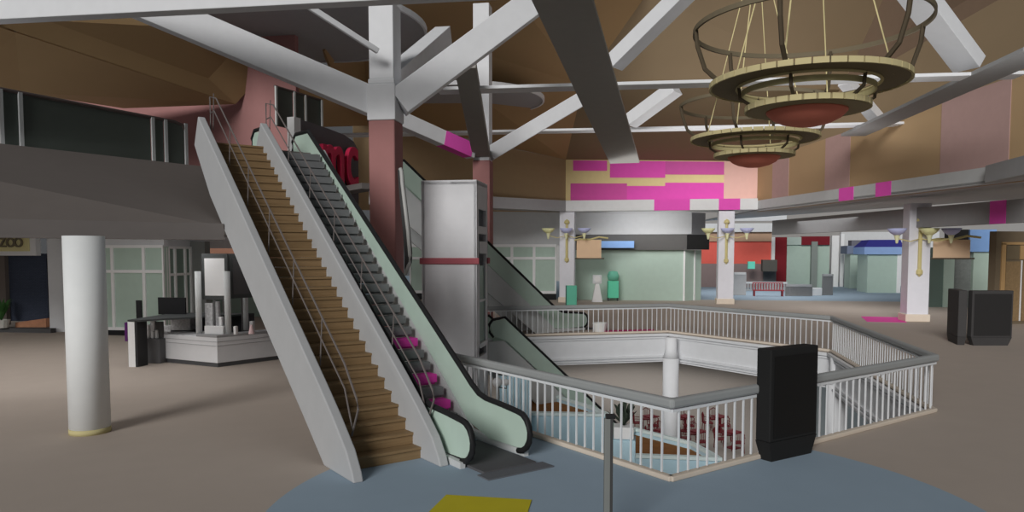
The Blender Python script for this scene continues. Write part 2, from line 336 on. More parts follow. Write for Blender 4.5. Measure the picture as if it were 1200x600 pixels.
# white square pillars with lamps
def bowl_lamp(c, parent, colr, s=.98):
    b = BM(); lathe(b, [(0, -.12), (.14*s, -.1), (.32*s, .02), (.46*s, .22), (.44*s, .22), (.3*s, .06), (0, -.02)], c, 20); o = obj('bowl', b, colr, parent, smooth=True)
    b = BM(); lathe(b, [(0, -.5), (.05, -.48), (.11, -.2), (.14, -.1), (0, -.1)], c, 12); g = obj('finial', b, M(210, 200, 150), o); return o
LAV = M(135, 138, 165, 2.4); YEL = M(170, 166, 125, 2.4)
def pillar(px, py, w, ytop, lab, lamp_lab, cols, dr=DU, xs=(-1, 0, 1), ylamp=270, gap=1.2, banner=True, arm=True):
    p = PZ(px, py, 0); dr = V(dr).normalized(); n = EZ.cross(dr)
    if n.dot(FW) < 0: n = -n
    c = p+n*(w/2); zt = HZ(ytop, p); t = thing('column', lab, 'column', (c.x, c.y, 0))
    obj('shaft', one(box, (c.x, c.y, zt/2), (w, w, zt), dr), M(178, 178, 184), t, bevel=.03); obj('base', one(box, (c.x, c.y, .18), (w+.14, w+.14, .36), dr), M(176, 165, 152), t, bevel=.03)
    zl = HZ(ylamp, p); f = p-n*.5; l = thing('wall_lamp', lamp_lab, 'lamp', (f.x, f.y, zl), 'triple bowl lamps on the white pillars')
    for i, k in enumerate(xs): bowl_lamp(f+dr*(k*gap)+EZ*(zl-.1), l, cols[i])
    b = BM()
    tube(b, [f+dr*(-gap)+EZ*(zl-.35), f+dr*(-gap*.5)+EZ*(zl-.5), p-n*.06+EZ*(zl-.35), f+dr*(gap*.5)+EZ*(zl-.5), f+dr*gap+EZ*(zl-.35)], .028, 6); obj('arm', b, GOLD, l)
    b = BM(); q = p-n*.05
    tube(b, [q+EZ*(zl+.55), q+EZ*(zl+.1), q+EZ*(zl-1.0), q+EZ*(zl-1.9)], .09, 8); lathe(b, [(0, -.2), (.15, -.05), (.15, .1), (0, .3)], q+EZ*(zl-2.0), 10)
    lathe(b, [(0, -.2), (.2, 0), (.15, .15), (0, .25)], q+EZ*(zl+.5), 10); obj('scroll', b, GOLD, l)
    if banner:
        u0 = w/2+.15; bw = 1.65; q = p+dr*(u0)+n*.1; z1 = HZ(281, p); z0 = HZ(303, p)
        bt = thing('banner', banner, 'banner', (q.x, q.y, z0), 'tan banners hanging beside the pillars')
        obj('cloth', one(extr, [q+EZ*z0, q+dr*bw+EZ*z0, q+dr*bw+EZ*z1, q+EZ*z1], n*.04), M(180, 145, 120, 2.3), bt)
        b = BM(); tube(b, [q-dr*.25+EZ*(z1-.05), q+dr*.2+EZ*(z1+.04), q+dr*.9+EZ*(z1+.02), q+dr*1.5+EZ*(z1+.18), q+dr*2.1+EZ*(z1+.1)], .06, 6); obj('rod', b, GOLD, bt)
        b = BM(); tube(b, [q-dr*.1+EZ*z0, q+dr*(bw+.2)+EZ*z0], .04, 6); obj('lower_rod', b, DKBR, bt)
    return p, n
pillar(664, 354.5, 1.0, 247.5, 'square white pillar left of the far green shop front', 'triple bowl lamp on the pillar left of the green shop', (YEL, LAV, LAV), banner='tan banner on the pillar left of the green shop')
pillar(850, 356.5, 1.0, 247, 'square white pillar in the middle distance before the red shop', 'triple bowl lamp on the pillar before the red shop', (YEL, LAV, LAV), banner=None)
pillar(1075, 377, .98, 238, 'square white pillar nearest on the right', 'triple bowl lamp on the nearest right pillar', (LAV, YEL, LAV), ylamp=271, gap=1.2, xs=(-1, .2, 1), banner='tan banner on the nearest right pillar')
# ================================================================ roof beams
BG = 'roof beams'
def rb(name, label, a, b_, w, h, mat=BEAMC, bev=.02):
    bm = BM(); beam(bm, a, b_, w, h); o = obj(name, bm, mat, bevel=bev); return tag(o, label, 'beam', BG)
rb('brace', 'white diagonal brace leaning up left from the red column', c1+EZ*7.8-c1.z*EZ-DU*.4, P(150, -2, 20.3), .5, .82)
rb('brace', 'white diagonal brace leaning up right from the red column', V((c1.x, c1.y, 7.75))+DU*.4, P(640, -8, 23), .75, .8)
rb('brace', 'short white brace behind the red column, half hidden', V((c1.x, c1.y, 8.4))+DV*.4, P(520, 42, 29), .6, .7)
rb('brace', 'thin grey strut crossing the grey disc canopy at the top left', P(350, 0, 20), P(443, 60, 21.3), .12, .16)
pL = P(398, 109, 27.5)
rb('brace', 'white brace with a magenta patch running down to the far column', pL, P(553, 178, 32.3), .5, .6)
mp_ = obj('magenta_patch', one(beam, pL.lerp(P(553, 178, 32.3), .74), pL.lerp(P(553, 178, 32.3), .97), .51, .61), MAG); mp_['label'] = 'magenta patch on the white brace'
tgt = [o for o in COL.objects if o.get('label') == 'white brace with a magenta patch running down to the far column'][0]; mp_.parent = tgt
rb('brace', 'white brace leaning up right from the far column', V((c2.x, c2.y, 7.65))+DU*.3, P(690, 111, 33.5), .55, .62)
rb('brace', 'brace with underside shade in its colour coming toward the viewer from the far column', V((c2.x, c2.y, 7.6))-DV*.3, P(545, 75, 25.5), .75, .3, M(118, 116, 112))  # colour darkened to carry the shade under this brace
rb('roof_beam', 'broad shade-darkened roof beam slanting down through the middle of the ceiling', P(650, -25, 17), P(732, 190, 37), 1.45, .12, M(124, 122, 118))  # darker than the white beams to hold its underside shade
rb('roof_beam', 'shade-greyed roof beam slanting down along the right side of the ceiling', PZ(1000, 158, 9.25), PZ(1225, 57, 9.25), 1.2, .14, M(118, 118, 118))  # beam white greyed to stand for the shade beneath it
rb('roof_beam', 'long slim cross beam behind the large chandelier', PZ(513, 106.5, 9.25), PZ(1195, 88, 9.25), .8, .12)
rb('roof_beam', 'far slim cross beam behind the smaller chandelier', PZ(388, 159, 9.4), PZ(1081, 145, 9.4), .8, .12)
rb('roof_beam', 'large white cross beam across the top left corner', PZ(-30, 6, 9.6), PZ(640, -30, 9.6), .4, .9)
rb('brace', 'diagonal brace right of the broad shade-darkened beam', P(719, 75, 27), P(815, -20, 25), .75, .5)
rb('brace', 'small diagonal brace below the long slim cross beam', P(738, 143, 36), P(792, 103, 34.5), .9, .55)
rb('brace', 'diagonal brace at the top right behind the chandelier ring', P(1060, -25, 24), P(1136, 76, 25.5), .95, .5)
rb('brace', 'small white brace seen under the large chandelier at its right', P(990, 95, 34), P(1030, 142, 35.5), .6, .4)
# disc canopies
for (px, py, d, r, lab) in ((350, 34, 30, 5.0, 'large grey disc canopy under the roof behind the red column'), (548, 118, 42, 4.2, 'smaller grey disc canopy under the roof behind the elevator')):
    c = P(px, py, d); t = thing('canopy', lab, 'canopy', c)
    b = BM(); lathe(b, [(0, 0), (r, 0), (r, .1), (0, .1)], c, 56); obj('disc', b, GREY, t)
    b = BM(); lathe(b, [(r, -.06), (r+.1, -.06), (r+.1, .16), (r, .16)], c, 56, True); obj('rim', b, WHITE2, t)
# ================================================================ roof shell and upper walls
nb = EZ.cross(DU); nb = nb if nb.dot(FW) > 0 else -nb
pb = PZ(850, 356.5, 0); pa_ = PZ(664, 354.5, 0)
B0 = PN(663, 240, nb, pb-nb*.15); B1 = PN(888, 240, nb, pb-nb*.15)
z1b, z0b = HZ(235, B0), HZ(247.5, B0)
z1r, z0r = HZ(235, B1), HZ(247, B1)
R1 = PZ(1168, 194, z1r); R0 = B1.copy(); R2 = PZ(1230, 178, z1r)
nr_ = EZ.cross((R1-R0).normalized()); nr_ = nr_ if nr_.dot(FW) > 0 else -nr_
def facet(name, pts, mat, label, th=.25, cat='ceiling'):
    b = BM(); c = sum((V(p) for p in pts), V())/len(pts); n = (V(pts[1])-V(pts[0])).cross(V(pts[2])-V(pts[0])).normalized()
    if n.dot(c-EYE) < 0: n = -n
    extr(b, pts, n*th); return struct(name, b, mat, label, cat)
zE = 9.6
e0 = P(440, 140, 45); e1_ = PN(663, 187, nb, B0+nb*1.2); e2 = PN(888, 189, nb, B0+nb*1.2); e3 = PN(1230, 76, nr_, e2+nr_*.01)
m0 = P(430, 20, 34); m1 = P(683, 100, 43); m2 = P(985, 105, 41); m3 = P(1240, -40, 27)
t1, t2, t3 = P(760, -10, 38), P(1040, -12, 36), P(1230, -120, 26); t0 = P(560, -60, 30)
facet('ceiling', [e1_, e2, m2, m1], M(112, 98, 76, 1.5, name='brown_roof_low', scale=.6), 'lower brown roof slope above the magenta panels')  # same roof, slope shading put into this duller tone
facet('ceiling', [m1, m2, t2, t1], ROOFR, 'brown roof slope in its lit tone behind the chandeliers')
facet('ceiling', [e0, e1_, m1, m0], ROOF, 'brown roof slope behind the elevator')
facet('ceiling', [m0, m1, t1, t0], ROOF, 'upper brown roof slope left of the broad beam')
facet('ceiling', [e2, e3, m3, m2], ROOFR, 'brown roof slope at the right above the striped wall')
facet('ceiling', [m2, m3, t3, t2], M(100, 84, 70), 'shade-darkened roof slope in the top right corner')  # darker copy of the roof brown, standing for this slope's shade
# left roof
a1, a2, a3, a4 = P(20, 38, 24), P(276, 122, 31), P(330, 60, 32), P(150, -5, 26)
facet('ceiling', [P(-30, 20, 22), a2, P(350, 40, 33), P(120, -25, 26)], ROOF, 'upper brown roof slope at the top left')
facet('ceiling', [P(18, 38, 23.2), a2, P(145, 127, 31), P(24, 108, 27)], ROOF, 'lower dark brown roof slope at the far left')
facet('ceiling', [P(-40, 20, 21), P(18, 38, 23.2), P(24, 108, 27), P(-40, 100, 25)], ROOF, 'brown roof piece at the left edge')
facet('ceiling', [e0+V((-1, 1, 0)), P(380, 60, 33), P(430, -20, 31), m0, e0], ROOF, 'brown roof slope behind the white braces')
facet('ceiling', [P(250, 80, 37), P(330, 50, 37), e0+DV*2, PZ(340, 150, zE)], ROOF, 'brown roof strip behind the left brace')
# far wall with magenta panels
def wall_panels(a, b_, zt0, zt1, zb0, zb1, specs, name, lab, base, n=None, th=.2):
    """a->b; specs (u0,u1,v0,v1,mat): coloured inlays"""
    a, b_ = V(a), V(b_); a.z = b_.z = 0
    w = BM(); d = (b_-a); nn = EZ.cross(d.normalized())
    if nn.dot(FW) < 0: nn = -nn
    extr(w, [a+EZ*zb0, b_+EZ*zb1, b_+EZ*zt1, a+EZ*zt0], nn*th); root = struct(name, w, base, lab, 'wall')
    for (u0, u1, v0, v1, m, nm) in specs:
        f = lambda u, v: a.lerp(b_, u)+EZ*((zb0+(zb1-zb0)*u)*(1-v)+(zt0+(zt1-zt0)*u)*v)-nn*.03
        c = BM(); extr(c, [f(u0, v0), f(u1, v0), f(u1, v1), f(u0, v1)], nn*.04); obj(nm, c, m, root)
    return root
zb = 6.3
wa, wb = e1_.copy(), e2.copy()
PEACH = M(200, 170, 126)
def uu(px, x0=663, x1=888): return (px-x0)/(x1-x0)
def vv(py): return max(0, min(1, (HZ(py, wa)-z0b)/(e1_.z-z0b)))
sp = [(uu(672), uu(713), vv(200), vv(188), MAG, 'magenta_panel'), (uu(716.5), uu(782), vv(208), vv(188), MAG, 'magenta_panel'), (uu(782), uu(850), vv(204), vv(188), M(170, 75, 138), 'magenta_panel'),
      (uu(669), uu(737), vv(236), vv(215), M(172, 72, 136), 'magenta_panel'), (uu(737), uu(782), vv(236), vv(218), MAG, 'magenta_panel'), (uu(782), uu(850), vv(236), vv(214), MAG, 'magenta_panel'),
      (uu(850), uu(888), .05, 1, M(186, 150, 142), 'pink_panel')]
wall_panels(wa, wb, e1_.z, e2.z, z0b, z0b, sp, 'wall_back', 'far upper wall with peach and magenta panels', PEACH)
# right striped wall
st_ = [(888, 906, BROWN, 0), (906, 925, PINK, 1), (968, 997, PINK, 1), (1104, 1185, PINK, 1)]
wr0, wr1 = e2.copy(), e3.copy()
def u_on(px, a, b_):
    d = (b_-a); n = EZ.cross(d.normalized()); q = PN(px, 200, n, a); return ((q-a).dot(d))/d.dot(d)
zb1 = HZ(184, wr1)
sp = [(u_on(x0, wr0, wr1), u_on(x1, wr0, wr1), 0, 1, m, 'pink_stripe') for x0, x1, m, k in st_ if k]
wall_panels(wr0, wr1, e2.z, e3.z, z0r, z0r, sp, 'wall_right', 'brown upper wall with pink stripes at the right', BROWN)
wall_panels(e0+(e0-e1_)*.1, e1_, e0.z+.1, e1_.z, 5.9, z0b, [], 'wall_left', 'plain brown upper wall behind the elevator', M(98, 84, 64, 3.0))
# upper floor bands
def band(a, b_, z0, z1, label, specs=(), name='trim_9', mat=WHITE2, depth=3.0):
    a, b_ = V(a), V(b_); a.z = b_.z = 0; d = (b_-a).normalized(); n = EZ.cross(d)
    if n.dot(FW) < 0: n = -n
    w = BM(); extr(w, [a+EZ*z0, b_+EZ*z0, b_+EZ*z1, a+EZ*z1], n*depth); root = struct(name, w, mat, label, 'trim')
    for x0, x1 in specs:
        u0, u1 = u_on(x0, a, b_), u_on(x1, a, b_); c = BM(); p, q = a.lerp(b_, u0)-n*.02, a.lerp(b_, u1)-n*.02
        extr(c, [p+EZ*(z0-.01), q+EZ*(z0-.01), q+EZ*(z1+.005), p+EZ*(z1+.005)], n*.03); obj('magenta_patch', c, MAG, root)
    return root
band(B0, B1, z0b, z1b, 'white upper floor edge band with magenta patches under the far wall', [(767, 809), (843, 868)], 'trim_5', M(176, 177, 178))
band(R0, R1, z0r, z1r, 'long grey upper floor edge band rising to the right with two magenta patches', [(984, 1001), (1027, 1045)], 'trim_6', M(150, 152, 152), .4)
band(R1, R2, z0r, z1r, 'short grey upper floor edge band at the right edge', [], 'trim_7', M(130, 132, 133), .4)
b = BM(); prism(b, [R0+DV*0, R1, R2, PZ(1230, 236, 5.5)+V((6, 3, 0)), PZ(905, 262, 5.5)+V((3, 9, 0))], z0r+.02, z0r+.12); struct('ceiling', b, M(140, 140, 140), 'grey soffit under the right upper floor edge', 'ceiling')
L0 = PZ(560, 229.5, z1b); band(L0, B0, z0b, z1b, 'grey upper floor edge band behind the elevator', [], 'trim_8', M(118, 118, 120), 2.0)
# right inner bulkhead over the shops
k0, k1 = P(940, 262, 60), P(1230, 228, 34)
k1.z = k0.z
kk = band(PZ(905, 262, 5.3), PZ(1230, 236, 5.3), 4.55, 5.5, 'grey bulkhead over the right-hand shops with a magenta patch', [(1162, 1181)], 'trim_10', M(118, 118, 119), .4)
# ================================================================ left side: balcony, soffit beam, shops
zf = 6.0
bl, br = PZ(-40, 165, zf), PZ(219, 197, zf)
ax = V((bl.x, bl.y, 0)); bx = V((br.x, br.y, 0)); bd = (bx-ax).normalized()
ymid = 16.5
sl0, sl1 = PY(-60, 259, ymid), PY(262, 266.5, ymid)
b = BM()
far1 = PZ(241, 203, zf-.25)
pts = [V((sl0.x-3, ymid, 3.87)), V((4.28, ymid, 3.87)), V((4.28, 17.4, 4.3)), V((far1.x, far1.y, zf-.05)), ax-bd*6+EZ*(zf-.05)]
extr(b, pts[:2]+pts[3:], V((0, .3, .0))); 
struct('wall_left', b, M(80, 75, 72, 2.0, name='taupe_soffit'), 'sloping taupe bulkhead below the left balcony', 'wall')
b = BM(); box(b, ((4.28-9)/2, ymid+.15, 3.78), (13.28, .34, .3)); box(b, ((4.28-9)/2, ymid+.15, 3.62), (13.28, .42, .06)); struct('trim_11', b, M(84, 80, 78, 2.0), 'grey soffit beam over the round left column', 'trim')
b = BM(); prism(b, [(-9, ymid+.9), (4.28, ymid+.9), (10, 30), (8, 40), (-9, 40)], 4.05, 4.12); struct('ceiling', b, WHITE2, 'low ceiling above the left shops', 'ceiling')
# upper floor slab behind the stairs
b = BM(); prism(b, [(4.3, 18.6), (7.3, 18.9), (7.3, 20.5), (7.5, 24), (7.6, 34), (2, 34), (far1.x, far1.y)], zf-.3, zf-.12); struct('floor', b, M(96, 92, 90), 'upper floor landing at the head of the stairs', 'floor')
b = BM(); prism(b, [(11.2, 24.9), (11.95, 24.9), (11.95, 28), (11.2, 28)], zf-.4, zf-.2); struct('floor', b, M(96, 92, 90), 'upper floor landing of the far escalator', 'floor')
# balcony railing
t = thing('balcony_railing', 'dark glass balcony railing at the upper left', 'railing', ax+EZ*zf)
hh = HZ(145, bx)
for x0, x1 in ((-40, 1), (3, 23), (27, 177), (181, 192), (196, 216)):
    n = EZ.cross(bd); p = PN(x0, 180, n, ax); q = PN(x1, 180, n, ax); p.z = q.z = 0
    obj('glass_panel', one(extr, [p+EZ*zf, q+EZ*zf, q+EZ*(hh-.05), p+EZ*(hh-.05)], n*.03), M(60, 65, 61, 1.9, .4), t)
for x0 in (2, 25, 179, 194, 217.5):
    n = EZ.cross(bd); p = PN(x0, 180, n, ax); p.z = 0
    obj('post', one(box, p-n*.04+EZ*(zf+hh)/2, (.1, .05, hh-zf), bd), M(140, 142, 142), t)
n = EZ.cross(bd); p = PN(-40, 180, n, ax); q = PN(205, 180, n, ax); p.z = q.z = 0; r = PN(218.5, 180, n, ax); r.z = 0
b = BM(); tube(b, [p+EZ*hh, q+EZ*hh, q.lerp(r, .7)+EZ*(hh-.06), r+EZ*(hh-.3), r+EZ*zf], .05, 8); obj('handrail', b, M(70, 62, 60), t)
# pink wall
bm_, fr = plate(60, 350, 20, 215, 33, DU, .3); struct('wall_left', bm_, M(122, 88, 86, 1.9, name='dusty_pink'), 'dusty pink upper wall behind the stairs', 'wall')
# small upper glass rail and grey screen with sign
q0 = P(322, 100, 29); dr = DW; nn = EZ.cross(dr)
t = thing('balcony_railing', 'dark glass upper railing left of the red sign letters', 'railing', (q0.x, q0.y, 6.4))
za, zb_ = HZ(147, q0), HZ(101, q0)
def pw(px): p = PN(px, 120, nn, q0); p.z = 0; return p
for x0, x1 in ((323, 343), (345, 356), (358, 376)):
    obj('glass_panel', one(extr, [pw(x0)+EZ*za, pw(x1)+EZ*za, pw(x1)+EZ*zb_, pw(x0)+EZ*zb_], nn*.04), M(60, 65, 61, 1.9, .4), t)
for x0 in (322.5, 344, 357, 376): obj('post', one(box, pw(x0)+EZ*(za+zb_)/2-nn*.05, (.09, .06, zb_-za), dr), M(150, 152, 150), t)
b = BM(); tube(b, [pw(322)+EZ*zb_, pw(377)+EZ*zb_], .05, 6); obj('handrail', b, M(70, 62, 60), t)
g0 = P(348, 250, 26.5)
def pg(px): p = PN(px, 120, nn, g0); p.z = 0; return p
zt = HZ(139, pg(348)); t = thing('sign_wall', 'curved-top dark grey screen wall carrying red sign letters', 'wall', (pg(348).x, pg(348).y, 5.8))
top = [(348, 139), (365, 144), (385, 151), (403, 158), (414, 166), (419, 176)]
obj('screen', one(extr, [pg(348)+EZ*4.4, pg(419)+EZ*4.4]+[pg(x)+EZ*HZ(y, pg(x)) for x, y in top[::-1]], nn*.25), M(78, 75, 77, 1.9), t)
b = BM(); box(b, pg(344)+EZ*(5.85+HZ(138, pg(344)))/2, (.35, .3, HZ(138, pg(344))-5.85), dr); obj('end_post', b, M(190, 190, 190, 1.9, var=.25, scale=2), t)
sg = thing('sign_letters', 'red three-dimensional letters on the dark grey screen wall', 'sign', pg(395)+EZ*6.6)
nsg = nn if nn.dot(FW) < 0 else -nn
RED = M(170, 40, 70, 1.9, .35)
for ch, px, sz in (('a', 357, 2.0), ('m', 383, 2.0), ('c', 405.5, 2.0)):
    p = pg(px)+EZ*(HZ(218, pg(px)))+nsg*.2
    text_mesh('letter', ch, 3.2, .09, p, dr, RED, sg, .03, .6)
# slim curved grey rail end by the red column
t = thing('handrail', 'slim curved grey handrail end beside the red column', 'handrail', P(474, 330, 20))
b = BM(); tube(b, [P(x, y, 20) for x, y in ((474.5, 322), (480, 309), (480.5, 300), (478, 270), (474.5, 240), (471.5, 215), (470.5, 201), (469, 197))], .05, 8); obj('rail_tube', b, M(140, 140, 138), t)
obj('infill', one(extr, [P(x, y, 20.05) for x, y in ((474, 322), (482.5, 308), (483, 296), (480.5, 270), (477, 240), (474, 215), (472.5, 199), (468.5, 195.5), (466, 200), (468, 230), (472, 270), (474, 300))], FW*.04), M(50, 50, 50), t)
# left far shops
def storefront(name, label, xl, xr, yt, yb, d, dr, cols, rows, p=None, frame=M(190, 192, 190), pane=GLASS, th=.3, bar=.12, cat='shop front', basey=None, group=None):
    bm, fr = plate(xl, xr, yt, yb, d, dr, th, p); t = thing(name, label, cat, (fr['a'].x, fr['a'].y, fr['zb']), group)
    obj('pane', bm, pane, t); W = fr['w']; Z0, Z1 = fr['zb'], fr['zt']
    for c in cols: obj('mullion', sub(fr, max(0, W*c-bar/2), min(W, W*c+bar/2), Z0, Z1, .08), frame, t)
    for r in rows: obj('transom', sub(fr, 0, W, Z0+(Z1-Z0)*r-bar/2, Z0+(Z1-Z0)*r+bar/2, .07), frame, t)
    if basey: obj('base', sub(fr, 0, W, 0, Z0, .1, -.1), BLACK, t)
    return t, fr
wc = PZ(193, 394, 0)
storefront('shop_window', 'white-framed green shop window behind the round left column', 80, 192.5, 289, 384, 31, DU, (.0, .11, .47, .795, 1), (0, .7, 1), p=wc, basey=1)
bm_, fr = plate(78, 192.5, 276, 289, 31, DU, .3, wc); struct('wall_back', bm_, WHITE2, 'white wall strip over the left shop window', 'wall')
storefront('shop_window', 'shaded side of the white-framed shop window beside the kiosk', 193, 223, 290, 384, 31, DV, (0, .1, .35, .75, .97), (0, .66, 1), p=wc, pane=GLASSD, bar=.1, basey=1)  # shade of this side is painted in through the darker glass
bm_, fr = plate(193, 300, 270, 290, 31, DV, .2, wc); struct('wall_back', bm_, WHITE2, 'white wall strip over the shaded window side', 'wall')
p9 = PN(223, 300, EZ.cross(DV), wc)
bm_, fr = plate(218, 240, 283, None, 33, DU, .4, p9); struct('wall_back', bm_, M(100, 102, 100), 'grey wall pier behind the kiosk', 'wall')
bm_, fr = plate(228, 345, 291, 312, 40, DU, .4); tag(obj('shop_sign', bm_, M(150, 110, 92)), 'plain terracotta shop sign board behind the kiosk poster', 'sign')
storefront('shop_window', 'green shop window behind the kiosk, under the terracotta sign', 228, 345, 312, 372, 40, DU, (0, .3, 1), (0, .97), bar=.1, basey=1)
# white pier and zoo shop
wpb = PZ(56, 389.5, 0)
bm_, fr = plate(55, 78.5, 270, None, 31, (.9, -.38, 0), .6, wpb); tag(obj('pier', bm_, WHITE, bevel=.03), 'flat white pier between the zoo sign and the round column', 'pillar')
zp = PZ(54, 391, 0); zp = zp+DV*.2
t = thing('shop_sign', 'pale yellow shop sign reading ZOO in a white frame', 'sign', PN(20, 290, EZ.cross(DU), zp)-EZ*0)
bm_, fr = plate(-40, 48, 276, 299.8, 31, DU, .25, zp)
z0s, z1s = HZ(299.5, fr['a']), HZ(274, fr['a'])
W = fr['w']
obj('frame', sub(fr, 0, W, z0s, z1s, .25), WHITE, t); bm_.free()
obj('board', sub(fr, 0, W-.28, z0s+.18, z1s, .05, .25), M(168, 162, 122), t)
for ch, px in (('Z', 3.0), ('O', 12.5), ('O', 21.7)):
    q = PN(px, 290, EZ.cross(DU), fr['a']-fr['n']*.36); q.z = HZ(289.3, q); text_mesh('letter', ch, .52, .03, q, DU, M(90, 84, 70), t, .01)
bm_, fr = plate(4, 54, 299.5, 376, 31, DU, .2, zp+DV*.6); struct('wall_back', bm_, brick_mat(), 'dark blue brick wall of the zoo shop', 'wall')
bm_, fr = plate(-40, 5, 299.5, 380, 31, DU, .2, zp+DV*.4); struct('wall_back', bm_, M(84, 78, 74), 'taupe wall strip at the left edge', 'wall')
bm_, fr = plate(-40, 56, 383.5, None, 31, DU, .3, zp); struct('baseboard_left', bm_, M(62, 62, 63), 'dark plinth below the blue brick wall', 'baseboard')
tag(obj('brick_ledge', one(extr, [PN(x, y, EZ.cross(DU), zp+DV*.3) for x, y in ((18, 383.5), (54, 383.5), (54, 373), (18, 378))], DV*.3), M(150, 108, 84, var=.2, scale=6)), 'low orange-brown brick ledge before the blue wall', 'ledge')
# potted plant
pp = PN(2, 380, EZ.cross(DU), zp-DV*.1); pp.z = HZ(384, pp)
t = thing('potted_plant', 'green leafy plant in a white basket pot at the left edge', 'plant', pp)
b = BM(); lathe(b, [(0, 0), (.24, 0), (.32, .34), (.28, .34), (.22, .1), (0, .1)], pp, 14); obj('pot', b, M(165, 165, 160), t)
b = BM()
for k in range(26):
    a = k*2.4; r = .25+.3*random.random(); h = .45+.55*random.random(); d = V((math.cos(a), math.sin(a), 0)); w = EZ.cross(d)*.045; o = pp+EZ*.3
    v = [bm for bm in ()]
    vs = [b.verts.new(x) for x in (o-w*.5, o+w*.5, o+d*r*.6+EZ*h*.8+w, o+d*r+EZ*h, o+d*r*.6+EZ*h*.8-w)]; b.faces.new(vs)
obj('foliage', b, M(50, 84, 44), t)
# ================================================================ left kiosk
KG = M(172, 172, 173); KD = M(64, 64, 65)
k1p, k2p, k3p, k4p = PZ(188, 424, 0), PZ(255, 430.5, 0), PZ(345, 419, 0), PZ(330, 400, 0)
for p in (k1p, k2p, k3p, k4p): p.z = 0
mid = (k1p+k3p)/2+DV*1.2
t = thing('counter', 'pale angular kiosk counter with dark base behind the staircase', 'counter', k2p)
ch = .86
back = [k3p+DV*1.6, k1p+DV*2.2]
foot = [k1p, k2p, k3p]
inn = [k3p+DV*.8-DU*.1, k2p+DV*.9, k1p+DV*.8+DU*.3]
b = BM(); prism(b, foot+inn, .12, ch); obj('body', b, KG, t, bevel=.01)
b = BM(); prism(b, [p+(mid-p).normalized()*.03 for p in foot]+inn, 0, .12); obj('plinth', b, KD, t)
b = BM(); prism(b, [k2p, k3p]+[k3p+DV*.8-DU*.1, k2p+DV*.9, (k1p+k2p)/2+DV*.7, k2p.lerp(k1p, .35)], ch, ch+.07); obj('worktop', b, M(120, 120, 121), t)
b = BM()
for (f0, f1) in ((k1p, k2p), (k2p, k3p)):
    for z in (.62, .74): beam(b, f0+EZ*z-DV*.005, f1+EZ*z-DV*.005, .02, .012)
obj('panel_joint', b, M(130, 130, 131), t)
# back partition
s0 = PZ(151, 430, 0); s1 = PZ(166, 431, 0); s0.z = s1.z = 0
ps = thing('kiosk_partition', 'dark shelving partition with white end panel at the kiosk left', 'partition', s0)
obj('end_panel', one(extr, [s0, s0+DU*.22, s0+DU*.22+EZ*1.32, s0+EZ*1.32], DV*.1), M(200, 202, 200), ps)
obj('side_panel', one(extr, [s0+DU*.22, s0+DU*.22+DV*.45, s0+DU*.22+DV*.45+EZ*1.35, s0+DU*.22+EZ*1.35], DU*.08), M(40, 40, 41), ps)
pbk = s0+DV*2.4
obj('back_panel', one(extr, [pbk, pbk+DU*2.5, pbk+DU*2.5+EZ*1.35, pbk+EZ*1.35], DV*.3), M(48, 48, 50), ps)
obj('top_shelf', one(extr, [s0+EZ*1.33, s0+DU*.4+EZ*1.33, pbk+DU*2.5+EZ*1.35, pbk+DU*2.5+DV*.3+EZ*1.35, pbk+EZ*1.35-DU*.1], EZ*.05), M(52, 54, 54), ps)
tag(obj('purple_panel', one(extr, [s0-DU*.1+EZ*.75, s0-DU*.02+EZ*.75, s0-DU*.02+EZ*1.3, s0-DU*.1+EZ*1.3], DV*.5), M(70, 30, 80)), 'narrow purple panel on the outer side of the kiosk partition', 'panel')
# low display cabinet
cb = PN(166, 400, EZ.cross(DU), s0+DV*.75); cb.z = 0
tag(obj('display_cabinet', one(extr, [cb, cb+DU*.6, cb+DU*.6+EZ*.74, cb+EZ*.74], DV*.6), M(74, 74, 75), bevel=.02), 'low dark display cabinet inside the kiosk partition', 'cabinet')
for i, (u, h, w, c) in enumerate(((.05, .42, .14, 190), (.2, .55, .2, 176), (.3, .22, .1, 200), (.42, .5, .3, 78), (.48, .26, .08, 200))):
    q = cb+DU*u*.75+DV*(.12+.08*(i % 2))+EZ*.74
    tag(obj('bottle' if w < .15 else 'display_box', one(extr, [q, q+DU*w*.75, q+DU*w*.75+EZ*h, q+EZ*h], DV*.12), M(c, c, c, 1.7, var=.15, scale=8), bevel=.02),
        ['tall white carton at the left of the dark cabinet', 'white carton with slanted top on the dark cabinet', 'small white bottle at the front of the dark cabinet', 'dark grey board standing on the dark cabinet', 'small white bottle right of the slanted carton'][i], 'package')
q = cb+DU*1.25+DV*.9+EZ*.75
SPK = M(165, 165, 166, 1.7, var=.45, scale=14, name='speckled_print')
q2 = PN(199, 388, EZ.cross(DU), k1p+DV*.9)
for i, (x0, x1, y0, y1, lab) in enumerate(((198, 221, 371, 387, 'large speckled white display case on the kiosk counter'), (186, 198, 382, 391, 'small speckled white display case left of the larger one'))):
    bm_, fr = plate(x0, x1, y0, y1, 24, DU, .35, k1p+DV*.9)
    tag(obj('display_case', bm_, SPK, bevel=.02), lab, 'case')
